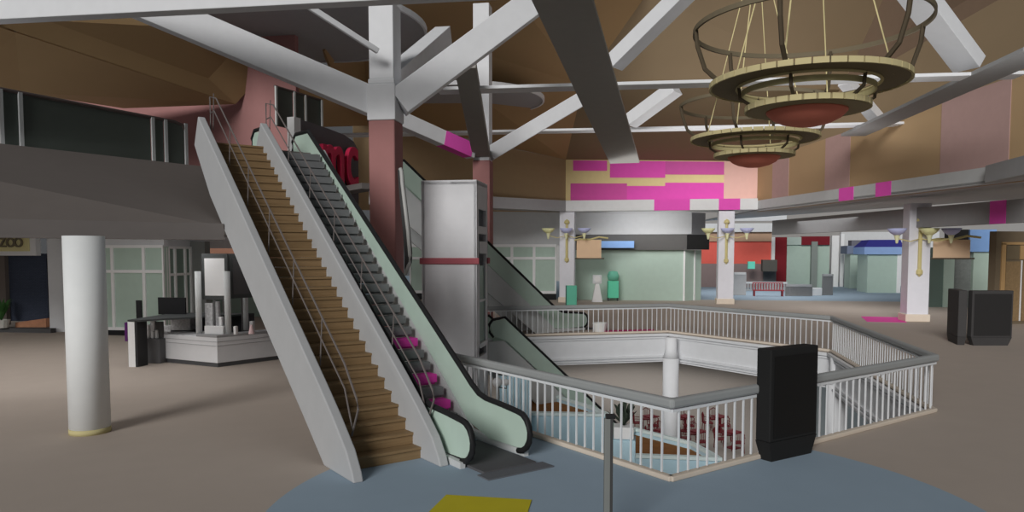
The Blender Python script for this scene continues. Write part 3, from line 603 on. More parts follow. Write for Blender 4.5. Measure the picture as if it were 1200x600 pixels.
# shelf under cases
bm_, fr = plate(186, 232, 388, None, 24, DU, .5, k1p+DV*.9); tag(obj('display_shelf', bm_, M(84, 84, 86), bevel=.01), 'dark shelf unit behind the kiosk counter', 'shelf')
for (x0, x1, y0, y1, off, lab, dr_) in ((183.5, 215.5, 348.5, 368.5, 1.9, 'wide black monitor standing on the kiosk partition', DU), (157.5, 163.5, 352, 373, .9, 'narrow black monitor turned side-on at the kiosk left', DU)):
    bm_, fr = plate(x0, x1, y0, y1, 24, dr_, .06, s0+DV*off); c = (fr['a']+fr['b'])/2
    t = thing('monitor', lab, 'monitor', (c.x, c.y, 1.4)); obj('screen', bm_, M(24, 24, 25), t); zbm = fr['zb']
    obj('stand', one(box, c+EZ*(1.38+zbm)/2+fr['n']*.03, (.1, .05, max(.05, zbm-1.36)), DU), BLACK, t)
# round kiosk posts and hanging posters
base = k2p+DV*.35
POST = M(165, 167, 167)
kp = []
for i, (px, y1, y0, dd, lab) in enumerate(((233.5, 318, 387, .5, 'left round grey post of the kiosk sign frame'), (267.5, 318, 387, .5, 'middle round grey post of the kiosk sign frame'), (288, 323, 377, 1.6, 'right round grey post of the kiosk sign frame'))):
    q = PN(px, 390, EZ.cross(DU), k2p+DV*dd); zt = HZ(y1, q); q.z = 0; b = one(cyl, q, .09, ch+.07, zt, 20); o = tag(obj('kiosk_post', b, POST), lab, 'post', 'round posts of the kiosk')
    for p in o.data.polygons: p.use_smooth = abs(p.normal.z) < .5
def poster(x0, x1, y0, y1, face, pt, dr, lab):
    bm_, fr = plate(x0, x1, y0, y1, 24, dr, .08, pt); t = thing('poster_frame', lab, 'sign', (fr['a'].x, fr['a'].y, fr['zb'])); fo_ = obj('frame', bm_, M(60, 62, 62), t)
    w = fr['w']; obj('poster', sub(fr, w*.12, w*.9, fr['zb']+.12, fr['zt']-.14, .02), face, fo_)
    obj('hanger', sub(fr, w*.45, w*.5, ch+.1, fr['zb'], .03), M(70, 70, 70), t)
poster(236, 266, 301, 351, M(186, 187, 190), k2p+DV*.6, DU, 'light grey blank poster in a dark frame above the kiosk')
poster(269, 296, 301, 350, M(70, 69, 70), k2p+DV*.8+DU*.1, (.93, .37, 0), 'dark grey blank poster in a black frame above the kiosk')
for i, (x0, x1, y0, y1, dd, c, lab) in enumerate(((241, 250, 355, 377, .8, SPK, 'speckled white panel standing in the kiosk centre'), (251, 257, 353, 377, .9, SPK, 'narrow speckled white column panel in the kiosk centre'), (257, 260.5, 371, 379, .6, M(215, 215, 215), 'small white bottle on the kiosk worktop'), (240, 262, 381.5, 389, .45, M(190, 190, 190), 'low white box on the kiosk worktop'), (293, 297, 376, 385, .8, M(150, 150, 150), 'small grey cone on the right of the worktop'), (274, 277, 382, 387, .4, M(190, 190, 190), 'tiny white cup right of the middle post'))):
    bm_, fr = plate(x0, x1, y0, y1, 24, DU, .15, k2p+DV*dd); bm_.free(); bm_ = sub(fr, 0, fr['w'], ch+.07, fr['zt'], .12); tag(obj('display_stand' if i < 2 else 'ornament', bm_, c, bevel=.01), lab, 'display')
q = PN(294.5, 385, EZ.cross(DU), k2p+DV*.6); q.z = ch+.07
b = BM(); lathe(b, [(0, 0), (.09, 0), (.03, .27), (0, .27)], q, 12); tag(obj('ornament', b, M(190, 160, 160)), 'small pinkish cone on the kiosk worktop', 'ornament')
# ================================================================ black signs
def directory(x0, x1, yb0, yb1, ht, xl, ybl, lab, c, foot=.32, tp=.09):
    a = PZ(x0, yb0, 0); b_ = PZ(x1, yb1, 0); a.z = b_.z = 0; d = (b_-a).normalized(); n = EZ.cross(d)
    if n.dot(FW) < 0: n = -n
    th = .22; t = thing('directory_sign', lab, 'sign', (a+b_)/2)
    A, B = a-d*tp, b_+d*tp
    q0 = [a, b_, b_+n*th, a+n*th]; q1 = [A-n*.03, B-n*.03, B+n*(th+.03), A+n*(th+.03)]
    b = BM(); hull8(b, q0, [p+EZ*foot for p in q1]); obj('foot', b, M(*c), t)
    b = BM(); hull8(b, [p+EZ*foot for p in q1], [p+EZ*ht for p in q1]); cb_ = obj('cabinet', b, M(*c), t, bevel=.02)
    m = q1[0]; obj('screen', one(extr, [m+d*.08+EZ*(foot+.06)-n*.0, q1[1]-d*.06+EZ*(foot+.06), q1[1]-d*.06+EZ*(ht-.12), m+d*.08+EZ*(ht-.12)], -n*.012), M(*[q*.7 for q in c], 1.9, .4), cb_)
    return t
directory(904, 950.5, 541.5, 531, 1.8, 0, 0, 'tall black directory sign standing before the railing', (26, 26, 26))
directory(1141, 1181, 405, 405, 1.98, 0, 0, 'wide black sign cabinet at the right, front one of the pair', (50, 49, 49), .3, .12)
a = PZ(1130, 404, 0); b_ = PZ(1119, 399, 0)
directory(1118.5, 1130, 399.5, 404.5, 1.98, 0, 0, 'narrow black sign cabinet angled at the left of the right pair', (52, 51, 51), .3, .1)
# pole
pq = P(712.5, 600, 8.6); pq.z = 0
t = thing('post', 'slim dark grey metal post standing in front of the railing', 'post', pq); zt = HZ(490, pq)
obj('shaft', one(box, pq+EZ*zt/2, (.1, .07, zt), RT), M(92, 94, 92), t, bevel=.012); obj('cap', one(box, pq+EZ*(zt+.02)+RT*.02, (.11, .08, .05), RT), BLACK, t, bevel=.01)
obj('side_strip', one(box, pq+EZ*zt/2+RT*.03-FW*.045, (.03, .02, zt), RT), M(50, 50, 50), t); obj('foot_plate', one(box, pq+EZ*.01, (.3, .3, .02), RT), DGREY, t)
# mats
def mat_on_floor(pts, m, lab): b = BM(); prism(b, [PZ(x, y, 0) for x, y in pts], .001, .012); return tag(obj('floor_mat', b, m), lab, 'mat')
mat_on_floor([(523, 580.5), (623, 586.5), (606, 640), (478, 625)], M(118, 110, 22, 3.3), 'yellow square mat on the blue floor at the bottom edge')
mat_on_floor([(1009, 371), (1052, 372), (1063, 378), (1016, 377)], M(140, 40, 100, 3.3), 'magenta strip mat beside the nearest right pillar')
# ================================================================ far shops
WG = M(160, 161, 162)
cpos = PZ(803, 352.5, 0)
storefront('storefront', 'long green glass shop front in the middle distance', 674, 803, 293, None, 50, DU, (1,), (), p=cpos, bar=.25)
storefront('storefront', 'short shaded end of the long green shop front', 803.5, 822, 293, None, 50, EX, (.55,), (), p=cpos, pane=GLASS, bar=.1)
bm_, fr = plate(674, 805, 275, 293, 50, DU, .8, cpos-DV*.3); tag(obj('fascia', bm_, M(74, 73, 72)), 'dark grey fascia board over the long green shop front', 'fascia')
bm_, fr = plate(805, 831, 275, 292.5, 50, DU, 1.2, cpos-DV*.5); tag(obj('fascia', bm_, M(22, 22, 22)), 'black block at the right end of the dark fascia', 'fascia')
bm_, fr = plate(697.5, 743, 282.5, 290.5, 50, DU, .3, cpos-DV*.8); tag(obj('shop_sign', bm_, M(112, 142, 186)), 'light blue plain sign strip on the dark fascia', 'sign')
bm_, fr = plate(640, 810, 249, 275, 50, DU, .8, cpos); struct('wall_back', bm_, WG, 'pale wall band over the long green shop front', 'wall')
bm_, fr = plate(810.5, 826, 249, 275, 50, EX, .8, PN(810, 300, EZ.cross(DU), cpos)); struct('wall_back', bm_, GREY, 'grey end of the pale wall band', 'wall')
sp0 = PZ(652, 351.5, 0)
storefront('shop_window', 'white-framed green window behind the escalators right of the elevator', 480, 652, 288, 342, 50, (1, -.82, 0), (.0, .14, .28, .42, .56, .70, .85, 1), (0, .73, 1), p=sp0, bar=.2, basey=1)
bm_, fr = plate(478, 656, 244, 288, 50, (1, -.82, 0), .6, sp0-DV*.0); struct('wall_back', bm_, M(156, 157, 158), 'pale wall over the window behind the escalators', 'wall')
b = BM(); p = sp0; 
# red shop
rp = P(866, 312, 75)
def simple(name, lab, cat, x0, x1, y0, y1, m, p, dr=DU, th=.5, bev=0):
    bm_, fr = plate(x0, x1, y0, y1, 50, dr, th, p); return tag(obj(name, bm_, m, bevel=bev), lab, cat)
simple('storefront', 'plain orange-red shop front in the far distance', 'shop front', 822, 904, 283, 310, M(186, 84, 74), rp)
simple('fascia', 'tan strip above the orange-red shop front', 'fascia', 822, 904, 272, 283, M(150, 124, 104), rp-DV*.2)
simple('fascia', 'white beam over the orange-red shop', 'fascia', 822, 936, 262, 272, M(176, 177, 178), rp-DV*.6)
simple('fascia', 'upper white soffit strip beyond the middle pillar', 'fascia', 858, 921, 252.5, 259, M(180, 181, 182), rp-DV*6)
simple('counter', 'long grey-brown counter before the orange-red shop', 'counter', 822, 906, 309, None, M(110, 96, 94), rp-DV*1.5)
simple('pier', 'thin white pier right of the orange-red shop', 'pillar', 904, 908, 278, None, M(190, 190, 190), rp-DV*.3)
simple('storefront', 'dark red shop front panel in the far distance', 'shop front', 908, 922, 278, None, M(100, 28, 34), rp-DV*.3)
simple('shop_window', 'green glass shop window right of the dark red panel', 'window', 922, 972, 287, None, GLASS, rp-DV*.2)
simple('fascia', 'grey-green sign band above the far green window', 'fascia', 922, 940, 278, 287, M(140, 152, 146), rp-DV*.4)
simple('shop_sign', 'dark red sign blocks above the far green window', 'sign', 939, 972, 277, 287, M(96, 26, 34), rp-DV*.5)
simple('pier', 'grey pier in the far green window', 'pillar', 951, 958, 283, None, M(110, 116, 112), rp-DV*.8)
# far wall behind all
bm_, fr = plate(560, 1230, 240, None, 92, DU, .5); struct('wall_back', bm_, M(120, 118, 116), 'plain grey far end wall of the mall', 'wall')
# right white wall and blue kiosk
wp3 = PZ(990, 336, 0)
simple('wall_pier', 'tall white wall pier left of the blue-roofed kiosk', 'pillar', 974.5, 983, 276, None, M(190, 191, 192), wp3-DV*.4)
bm_, fr = plate(985, 1100, 272, None, 58, DU, .4, wp3+DV*3); struct('wall_right', bm_, WG, 'pale wall behind the blue-roofed kiosk', 'wall')
simple('wall_pier', 'grey-white wall pier beside the blue-roofed kiosk', 'pillar', 985, 989, 274, None, M(184, 185, 188), wp3-DV*.2)
kc = PZ(1017, 343, 0)
t = thing('kiosk', 'green glass kiosk with a blue roof in the right distance', 'kiosk', kc)
bm_, fr = plate(1017, 1056, 298, None, 50, DU, 3, kc); obj('body', bm_, GLASS, t); w = fr['w']
obj('corner_post', sub(fr, w-.3, w, 0, fr['zt'], .05), M(190, 205, 195), t)
bm_, fr = plate(1013, 1059, 289.5, 298, 50, DU, 3.4, kc-DV*.3); obj('roof_edge', bm_, M(118, 142, 180), t)
za_ = fr['zt']; a, b_ = fr['a'], fr['b']; n = fr['n']
b = BM(); hull8(b, [a+EZ*za_, b_+EZ*za_, b_+n*3.4+EZ*za_, a+n*3.4+EZ*za_], [a+n*.9+DU*.6+EZ*(za_+.62), b_+n*.9+EZ*(za_+.62), b_+n*3+EZ*(za_+.62), a+n*3+DU*.6+EZ*(za_+.62)]); obj('roof_top', b, M(50, 50, 120), t)
t = thing('kiosk', 'smaller green glass kiosk block left of the blue-roofed one', 'kiosk', PZ(996, 337, 0))
bm_, fr = plate(996.5, 1013, 297.5, None, 50, DU, 2, PZ(1003, 338, 0)); obj('body', bm_, GLASS, t)
bm_, fr = plate(992.5, 1014, 288, 297.5, 50, DU, 2.3, PZ(1003, 338, 0)-DV*.25); obj('roof_edge', bm_, M(96, 104, 122), t)
bm_, fr = plate(997.5, 1010, 281.5, 288, 50, DU, 1.2, PZ(1003, 338, 0)); obj('roof_block', bm_, M(90, 90, 98), t)
# right edge shops
rr = PZ(1108, 360, 0)
simple('shop_window', 'dark green glass bay below the right tan banner', 'window', 1080, 1107, 290, None, M(84, 98, 92), rr, th=.4)
simple('shop_window', 'narrow pale green window right of the tan banner', 'window', 1107, 1119, 294, None, GLASS, rr-DV*.1, th=.4)
simple('storefront', 'grey mesh shop front between the two green windows', 'shop front', 1119, 1141, 294, None, M(104, 108, 106, var=.2, scale=6), rr+DV*.1, th=.4)
simple('shop_sign', 'black sign box above the grey mesh shop front', 'sign', 1109, 1134, 269, 294.5, M(30, 30, 30), rr-DV*.3, th=.4)
simple('shop_sign', 'plain blue sign box over the right green window', 'sign', 1136, 1167, 269, 295, M(104, 134, 176), rr-DV*.4, th=.4)
simple('shop_window', 'broad pale green window left of the brown doorway', 'window', 1141, 1168, 295, None, GLASS, rr-DV*.2, th=.4)
dp = PZ(1175, 380, 0)
BW = M(108, 90, 62); BW2 = M(134, 108, 74)
bm_, fr = plate(1167, 1240, 271, None, 40, (1, -.45, 0), .4, dp); t = thing('door_surround', 'brown wooden louvred doorway at the right edge', 'door', (fr['a'].x, fr['a'].y, 0))
obj('surround', bm_, M(84, 74, 60), t); w = fr['w']
obj('frame_post', sub(fr, .28, .5, 0, fr['zt']-.55, .06), BW2, t); obj('lintel', sub(fr, .28, w, fr['zt']-.62, fr['zt']-.5, .06), BW2, t)
obj('louvred_leaf', sub(fr, .55, 1.35, .15, fr['zt']-1.4, .04), M(104, 86, 62, var=.25, scale=9), t)
obj('louvred_leaf', sub(fr, 1.5, w, .15, fr['zt']-1.4, .04), M(104, 86, 62, var=.25, scale=9), t)
obj('upper_panel', sub(fr, .55, 1.25, fr['zt']-1.3, fr['zt']-.65, .04), M(84, 74, 58), t); obj('upper_panel', sub(fr, 1.3, w, fr['zt']-1.3, fr['zt']-.65, .04), BW2, t)
obj('edge_strip', sub(fr, 1.38, 1.42, .15, fr['zt']-1.35, .06), M(200, 196, 190), t)
# ceiling slab above right shops
# small things in the distance
t = thing('weighing_machine', 'white pedestal scale machine before the long green shop', 'machine', PZ(701, 352, 0)+DV*-2)
q = PZ(701, 352.5, 0)-DV*1.5; q.z = 0; t.location = q
b = BM(); hull8(b, [q+RT*x+FW*y for x, y in ((-.35, -.3), (.35, -.3), (.35, .3), (-.35, .3))], [q+EZ*1.25+RT*x+FW*y for x, y in ((-.12, -.15), (.12, -.15), (.12, .15), (-.12, .15))]); obj('pedestal', b, M(190, 190, 192), t)
obj('head', one(box, q+EZ*1.55, (.6, .3, .6), RT), M(176, 178, 180), t, bevel=.05); b = BM(); tube(b, [q+EZ*1.55-FW*.15, q+EZ*1.55-FW*.2], .22, 16); obj('dial', b, M(200, 200, 200), t)
q = PZ(719, 351, 0)-DV*1.5; q.z = 0
t = thing('vending_machine', 'green upright vending machine with a round top before the long green shop', 'machine', q)
obj('body', one(box, q+EZ*.8, (.75, .6, 1.2), RT), M(84, 170, 140), t, bevel=.05)
b = BM(); lathe(b, [(0, 1.4), (.35, 1.45), (.42, 1.75), (.3, 2.05), (0, 2.1)], q, 16); obj('round_top', b, M(90, 150, 130), t, smooth=True)
for s in (-1, 1): obj('leg', one(box, q+RT*(s*.33)+EZ*.1, (.06, .5, .2), RT), DGREY, t)
q = PZ(669.5, 357, 0)-DV*.6; q.z = 0
bm_, fr = plate(663, 676, 334.5, None, 46, DU, .12, PZ(669.5, 357, 0)-DV*.6)
t = thing('notice_board', 'teal upright notice board beside the white pillar', 'sign', fr['a']); obj('board', bm_, M(86, 156, 134), t); obj('rim', sub(fr, 0, .07, 0, fr['zt'], .03), M(50, 80, 72), t)
mat_on_floor([(709, 387.2), (766, 386), (767, 388.2), (708, 389.6)], M(150, 40, 90), 'thin magenta strip on the floor behind the far railing')
q = PZ(703, 388.5, 0); q.z = 0; b = BM(); lathe(b, [(0, 0), (.24, 0), (.32, .38), (.28, .38), (.24, .3), (0, .3)], q, 16); tag(obj('planter', b, M(180, 180, 178), smooth=False), 'small round white pot behind the far railing near the escalator foot', 'planter')
# play and seating area in the far middle
q = PZ(900, 347, 0); q.z = 0
t = thing('bench', 'red slatted bench in the far seating area', 'bench', q)
obj('seat', one(box, q+EZ*.45, (2.3, .5, .08), DU), M(130, 56, 60), t)
b = BM()
for k in range(12): box(b, q+DU*(-1.1+k*.2)+DV*.25+EZ*.75, (.06, .05, .55), DU)
box(b, q+DV*.25+EZ*1.02, (2.3, .08, .08), DU); obj('backrest', b, M(130, 60, 64), t)
for s in (-1, 1): obj('leg', one(box, q+DU*(s*1.05)+EZ*.2, (.1, .5, .42), DU), M(110, 48, 52), t)
def screen(x0, x1, y0, y1, lab, c=150, n=16):
    p = PZ((x0+x1)/2, y1, 0); bm_, fr = plate(x0, x1, y0, None, 50, DU, .06, p); bm_.free()
    t = thing('lattice_screen', lab, 'screen', fr['a'], 'lattice screens of the far seating area'); w = fr['w']; zt = fr['zt']
    obj('top_rail', sub(fr, 0, w, zt-.18, zt, .08), M(c+30, c+30, c+30), t); obj('bottom_rail', sub(fr, 0, w, .02, .12, .08), M(c, c, c), t)
    b = BM()
    for k in range(n): box(b, fr['a']+fr['dr']*(w*k/(n-1))+EZ*zt/2, (.13, .06, zt-.02), fr['dr'])
    obj('lattice', b, M(c, c, c), t)
screen(861, 874, 319, 346, 'pale lattice screen right of the middle pillar', 150, 8)
screen(874, 923, 330, 341, 'low lattice screen behind the red bench', 140)
screen(922, 952, 333, 347, 'grey slatted screen right of the red bench', 110, 22)
screen(924, 972, 316, 334, 'long lattice screen at the back of the far seating area', 128, 26)
screen(965, 976, 321, 346, 'narrow lattice screen at the right of the far seating area', 116, 8)
simple('planter', 'small white box planter in front of the lattice screens', 'planter', 951, 964.5, 337.5, None, M(196, 197, 198), PZ(957, 346.5, 0), bev=.03)
simple('booth', 'dark olive booth with legs in the far seating area', 'booth', 894, 911, 304.5, 318, M(74, 72, 68), PZ(900, 338, 0), th=1)
simple('cabinet', 'dark cabinet under the olive booth', 'cabinet', 895, 910, 318, None, M(76, 78, 80), PZ(900, 337, 0), th=.8)
simple('display_stand', 'small white stand right of the olive booth', 'stand', 911, 921, 313, None, M(176, 178, 180), PZ(915, 336, 0), th=.8)
simple('teal_box', 'small teal box beside the olive booth', 'box', 877, 885, 306.5, 315, M(92, 180, 160), PZ(880, 338, 0), th=.6)
simple('counter', 'pale counter under the teal box', 'counter', 866, 894, 315, None, M(136, 134, 134), PZ(880, 336, 0), th=.6)
# ================================================================ lower level
LB = M(132, 154, 178, 2.5, name='pale_blue_metal'); SOIL = M(112, 74, 40, var=.3, scale=4, name='brown_soil')
def lp(x, y, z): return PZ(x, y, z)
zt = -3.3
def planter(pts, z, label, soil, rimw=.18):
    P0 = [PZ(x, y, z) for x, y in pts]; c = sum(P0, V())/len(P0); t = thing('planter', label, 'planter', (c.x, c.y, LOW))
    b = BM(); n = len(P0); inn_ = [p.lerp(c, .07) for p in P0]
    for i in range(n):
        j = (i+1) % n; hull8(b, [P0[i]+EZ*(LOW-z), P0[j]+EZ*(LOW-z), inn_[j]+EZ*(LOW-z), inn_[i]+EZ*(LOW-z)], [P0[i], P0[j], inn_[j], inn_[i]])
    wl_ = obj('wall', b, LB, t)
    b = BM(); ou = [p.lerp(c, -.02)+EZ*.02 for p in P0]; ii = [p.lerp(c, .12)+EZ*.02 for p in P0]
    for i in range(n):
        j = (i+1) % n; hull8(b, [ou[i], ou[j], ii[j], ii[i]], [x+EZ*.1 for x in (ou[i], ou[j], ii[j], ii[i])])
    obj('rim', b, M(172, 190, 205), wl_)
    b = BM(); hull8(b, [x+EZ*-.6 for x in inn_], [x-EZ*.12 for x in inn_]); obj('soil', b, SOIL, t)
    return t
planter([(600, 487), (716, 489), (690, 478), (651, 466), (622, 458), (590, 470)], -2.4, 'large pale blue angular planter with brown soil on the lower level', 0)
planter([(733, 537), (845, 541), (838, 536), (812, 522), (741, 504), (722, 515)], -2.7, 'second pale blue angular planter below the railing corner', 0)
# pale blue shutters right of elevator base
bm_, fr = plate(584, 621, 440, 520, 26, DU, .3); t = thing('shutter', 'pale blue corrugated shutter below the elevator foot', 'shutter', (fr['a'].x, fr['a'].y, LOW)); zt_ = fr['zt']; w = fr['w']; bm_.free()
obj('panel', sub(fr, 0, w, LOW, zt_, .1), LB, t)
for k in range(9): obj('rib', sub(fr, w*(k+.3)/9, w*(k+.55)/9, LOW, zt_, .04, .1), M(178, 196, 206), t)
# lamp post of the lower level
q = P(583, 448, 24); t = thing('street_lamp', 'small twin-globe lamp on a dark post below the near railing', 'lamp', (q.x, q.y, LOW))
obj('pole', one(cyl, (q.x, q.y, 0), .05, LOW, q.z-.1, 12), DGREY, t)
for s, r in ((0, .16), (.28, .11)):
    b = BM(); bmesh.ops.create_uvsphere(b, u_segments=14, v_segments=8, radius=r); bmesh.ops.translate(b, verts=b.verts, vec=q+RT*s); obj('globe', b, M(205, 205, 210), t, smooth=True)
b = BM(); tube(b, [q-EZ*.15, q-EZ*.2+RT*.28, q+RT*.28-EZ*.05], .02, 6); obj('arm', b, DGREY, t)
# white urn and bracket stands
q = P(731, 519, 16); q.z = LOW
t = thing('urn', 'white box urn with a dark plant on a pale blue plinth below the railing', 'planter', q)
b = BM(); zq = HZ(513, q); zu = HZ(498, q)
obj('plinth', one(box, q+EZ*(zq-LOW)/2, (.5, .5, zq-LOW), DU), LB, t, bevel=.02); obj('pot', one(box, q+EZ*((zq+zu)/2-LOW), (.42, .42, zu-zq-.02), DU), M(190, 190, 192), t, bevel=.02)
b = BM(); o = q+EZ*(zu-LOW)
for k in range(24):
    a = k*2.4; r = .1+.22*random.random(); h = .2+.3*random.random(); d = V((math.cos(a), math.sin(a), 0)); w_ = EZ.cross(d)*.03
    b.faces.new([b.verts.new(x) for x in (o-w_, o+w_, o+d*r+EZ*h+w_*1.5, o+d*r*1.2+EZ*(h+.05), o+d*r+EZ*h-w_*1.5)])
obj('foliage', b, M(52, 60, 52), t)
# red chairs and tables
RC = M(88, 24, 30, 1.15, name='dark_red_chair')
def chair0(p):
    t = thing('dining_chair', 'x', 'chair', p, 'dark red chairs on the lower level'); p = V(p)
    obj('seat', one(box, p+EZ*.45, (.46, .46, .05)), RC, t)
    b = BM(); tube(b, [p+V((-.2, .21, .45)), p+V((-.2, .24, .85)), p+V((0, .25, .97)), p+V((.2, .24, .85)), p+V((.2, .21, .45))], .022, 6)
    for x in (-.08, 0, .08): tube(b, [p+V((x, .22, .45)), p+V((x, .25, .94))], .012, 5)
    for x in (-.25, .25): tube(b, [p+V((x, .2, .68)), p+V((x, -.2, .66)), p+V((x, -.2, .46))], .016, 5)
    obj('backrest', b, RC, t)
    for sx in (-1, 1):
        for sy in (-1, 1): b = BM(); tube(b, [p+V((sx*.19, sy*.19, .44)), p+V((sx*.22, sy*.22, 0))], .018, 6); obj('leg', b, RC, t)
    return t
tp = [(762, 505), (778, 523), (803, 505), (818, 524), (843, 505), (859, 525)]
tnames = ['leftmost back', 'left front', 'middle back', 'middle front', 'right back', 'right front']
TG = 'dark red tables on the lower level'; ch_ = None; tb = None
for i, (x, y) in enumerate(tp):
    p = PZ(x, y, LOW)
    if i == 0:
        tb = thing('table', 'dark red table on the lower level, leftmost in the back row', 'table', p, TG)
        obj('tabletop', one(box, p+EZ*.74, (.62, .62, .05)), RC, tb); obj('pedestal', one(cyl, p, .05, .03, .72, 12), RC, tb); obj('foot', one(box, p+EZ*.02, (.5, .5, .04)), RC, tb)
    else: dup(tb, p, 'dark red table on the lower level, ' + ['', 'left one of the front row', 'middle one of the back row', 'middle one of the front row', 'right one of the back row', 'right one of the front row'][i])
    for k, (dx, dy, rz, w_) in enumerate(((-.05, .75, 0, 'far'), (-.62, -.1, PI/2, 'left'), (0, -.75, PI, 'near'))):
        lab = 'dark red chair on the %s side of the %s lower-level table' % (w_, tnames[i]); c = p+RT*dx+V((FW.x, FW.y, 0))*dy
        if ch_ is None: ch_ = chair0(c); ch_['label'] = lab; ch_.rotation_euler = (0, 0, rz+YAW)
        else: dup(ch_, c, lab, rz+YAW)
# lower level right-hand wall with magenta panels
bm_, fr = plate(958, 1100, 424, 530, 31, (1, -.5, 0), .3); struct('wall_right', bm_, M(100, 106, 108), 'grey lower-level wall seen through the right railing', 'wall'); 
for x0, x1, y0, y1, l in ((998, 1009, 446, 462, 'magenta patch left on the lower grey wall'), (1053, 1067, 474, 486, 'magenta patch right on the lower grey wall')):
    b_, f2 = plate(x0, x1, y0, y1, 31, (1, -.5, 0), .03, fr['a']-fr['n']*.04); tag(obj('wall_panel', b_, MAGD), l, 'panel')
# ================================================================ chandeliers
def chandelier(px, d, zs, s, label):
    c = P(px, 100, d); c.z = 0; z_ring, z_disc, z_low, z_bowl = zs; t = thing('chandelier', label, 'chandelier', (c.x, c.y, z_disc), 'ringed chandeliers over the opening')
    R0, R1_, Ri, Rl = 2.86*s, 2.38*s, 1.74*s, 1.46*s
    def circ(r, z, n=64): return [c+V((r*math.cos(2*PI*k/n), r*math.sin(2*PI*k/n), z)) for k in range(n)]
    b = BM(); lathe(b, [(R0-.03*s, z_ring-.06*s), (R0+.03*s, z_ring-.06*s), (R0+.03*s, z_ring+.06*s), (R0-.03*s, z_ring+.06*s)], c, 72, True); obj('outer_ring', b, M(92, 84, 68), t)
    b = BM(); lathe(b, [(Ri, z_disc), (R1_, z_disc), (R1_, z_disc+.05*s), (Ri, z_disc+.05*s)], c, 72, True); wd_ = obj('wide_disc', b, M(96, 87, 68), t)  # disc toned darker to carry its underside shade
    b = BM(); n = 40
    for k in range(n):
        a0, a1 = 2*PI*k/n, 2*PI*(k+.9)/n; r = R1_+.02*s
        q = [c+V((r*math.cos(a), r*math.sin(a), 0)) for a in (a0, (a0+a1)/2, a1)]; q2 = [c+V(((r+.05)*math.cos(a), (r+.05)*math.sin(a), 0)) for a in (a0, (a0+a1)/2, a1)]
        pl = q+q2[::-1]; hull8(b, [p+EZ*(z_disc-.02*s) for p in pl], [p+EZ*(z_disc+.12*s) for p in pl])
    obj('segmented_rim', b, M(158, 148, 112), wd_)
    b = BM(); tube(b, circ(Ri, z_disc-.02*s), .045*s, 6, True); obj('inner_rim', b, M(150, 140, 104), t)
    b = BM(); lathe(b, [(Ri-.14*s, z_disc-.24*s), (Ri-.1*s, z_disc-.24*s), (Ri-.1*s, z_disc-.1*s), (Ri-.14*s, z_disc-.1*s)], c, 64, True); obj('hoop', b, M(150, 142, 106), t)
    b = BM(); lathe(b, [(0, z_low), (Rl, z_low), (Rl+.04*s, z_low+.02*s), (Rl+.04*s, z_low+.14*s), (Rl, z_low+.16*s), (0, z_low+.16*s)], c, 64); ld_ = obj('lower_disc', b, M(120, 110, 84), t)
    b = BM()
    for k in range(30):
        a = 2*PI*k/30; box(b, c+V(((Rl+.06*s)*math.cos(a), (Rl+.06*s)*math.sin(a), z_low+.08*s)), (.04*s, .27*s, .14*s), V((math.cos(a), math.sin(a), 0)))
    obj('lower_rim', b, M(158, 148, 112), ld_)
    b = BM(); zz = z_low; dd = zz-z_bowl
    lathe(b, [(0, z_bowl), (.3*s, z_bowl+.02*dd), (.62*s, z_bowl+.22*dd), (.85*s, z_bowl+.52*dd), (.99*s, zz-.12*dd), (1.0*s, zz), (0, zz)], c, 40); obj('bowl', b, M(165, 74, 62, 4.2), t, smooth=True)
    for k in range(6):
        a = 2*PI*(k+.35)/6; e = V((math.cos(a), math.sin(a), 0)); b = BM()
        tube(b, [c+e*R0+EZ*z_ring, c+e*(R0-.05*s)+EZ*(z_ring*.7+z_disc*.3), c+e*(R0-.25*s)+EZ*(z_ring*.3+z_disc*.7), c+e*(R1_-.15*s)+EZ*(z_disc+.1*s)], .06*s, 6); obj('rib', b, M(66, 58, 46), t)
        b = BM(); tube(b, [c+e*(Ri)+EZ*z_disc, c+e*(Ri-.04*s)+EZ*(z_disc*.5+z_low*.5), c+e*(Rl-.1*s)+EZ*(z_low+.12*s)], .045*s, 6); obj('lower_rib', b, M(66, 58, 46), t)
    for k in range(4):
        a = 2*PI*(k+.2)/4; e = V((math.cos(a), math.sin(a), 0)); b = BM(); tube(b, [c+e*R1_*.85+EZ*z_disc, c+e*.3+EZ*13.2], .018, 5); obj('cable', b, M(176, 166, 124), t)
chandelier(946, 18, (8.7, 7.33, 6.72, 6.36), .93, 'large ringed chandelier with a red bowl nearest the viewer')
chandelier(885, 26.5, (8.55, 7.33, 6.72, 6.36), .9, 'smaller-looking ringed chandelier with a red bowl farther back')
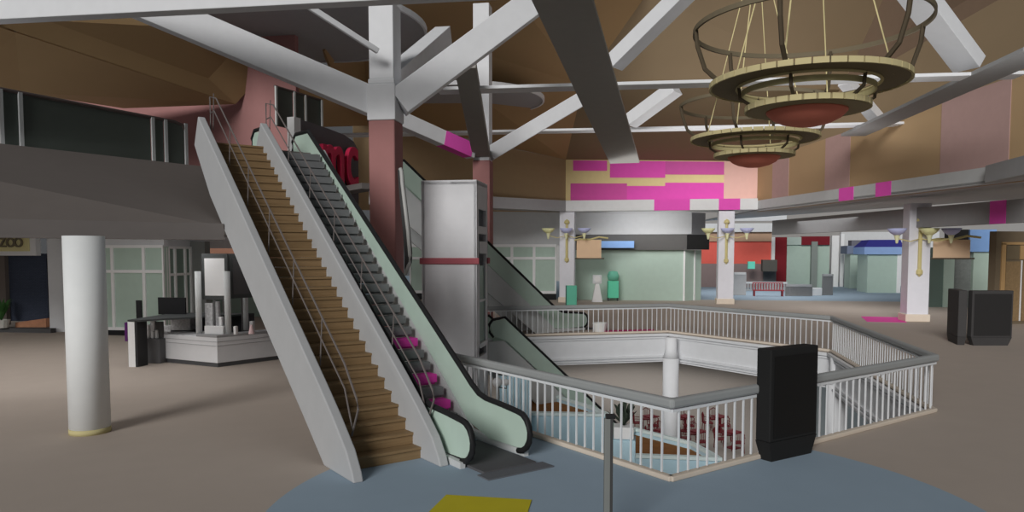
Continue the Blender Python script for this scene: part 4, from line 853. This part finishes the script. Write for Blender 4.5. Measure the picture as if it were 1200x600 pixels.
# ================================================================ light
w = bpy.data.worlds.new('world'); sc.world = w; w.use_nodes = True; bg = w.node_tree.nodes['Background']; bg.inputs[0].default_value = (.93, .96, 1, 1); bg.inputs[1].default_value = .075
def sun(dx, dy, el, e, ang, col=(1, 1, 1)):
    l = bpy.data.lights.new('sun', 'SUN'); l.energy = e; l.angle = math.radians(ang); l.color = col; o = bpy.data.objects.new('sun', l); COL.objects.link(o)
    d = V((dx, dy, 0)).normalized()*math.cos(math.radians(el))-EZ*math.sin(math.radians(el)); o.rotation_euler = d.to_track_quat('-Z', 'Y').to_euler(); o.location = (0, -8, 12)
sun(.84, .54, 21, 2.15, 22, (1, .985, .965))
def lamp(x, y, z, sx, sy, e, up=False, rz=0):  # area light added as fill, no visible fixture
    l = bpy.data.lights.new('fill_light', 'AREA'); l.shape = 'RECTANGLE'; l.size = sx; l.size_y = sy; l.energy = e; o = bpy.data.objects.new('fill_light', l); COL.objects.link(o); o.location = (x, y, z); o.rotation_euler = (PI if up else 0, 0, rz)
lamp(31, 16, -1.25, 12, 24, 620); lamp(36, 36, -1.25, 14, 14, 800); lamp(18, 34, -1.25, 14, 12, 480)  # unseen fills added to brighten the lower level
lamp(1, 26, 4.0, 10, 12, 160)  # unseen fill added below the low left ceiling
lamp(30, 24, 7.5, 10, 10, 260, True); lamp(22, 12, 7.5, 8, 8, 120, True)  # unseen upward fills added to lift the roof slopes
lamp(42, 24, 5.3, 6, 8, 200); lamp(52, 38, 5.2, 10, 14, 600)  # unseen fills added under the far soffits
def wash(x, y, z, dx, dy, dz, sx, sy, e):  # tilted area light added to brighten shop walls, no fixture there
    l = bpy.data.lights.new('fill_light', 'AREA'); l.shape = 'RECTANGLE'; l.size = sx; l.size_y = sy; l.energy = e; o = bpy.data.objects.new('fill_light', l); COL.objects.link(o); o.location = (x, y, z)
    o.rotation_euler = V((dx, dy, dz)).to_track_quat('-Z', 'X').to_euler()
wash(36.6, 35.8, 5.6, 1, 1, -.5, 1, 5, 60); wash(28, 32, 5.4, .6, 1, -.5, 1, 8, 60); wash(0, 21, 3.98, .2, 1, -.35, 1, 8, 110); wash(4, 24, 3.98, .4, 1, -.35, 1, 6, 50)  # added washes for the far and left shop fronts
sc.view_settings.view_transform = 'Standard'; sc.view_settings.look = 'None'; sc.view_settings.exposure = 0; sc.view_settings.gamma = 1; sc.view_settings.use_curve_mapping = False
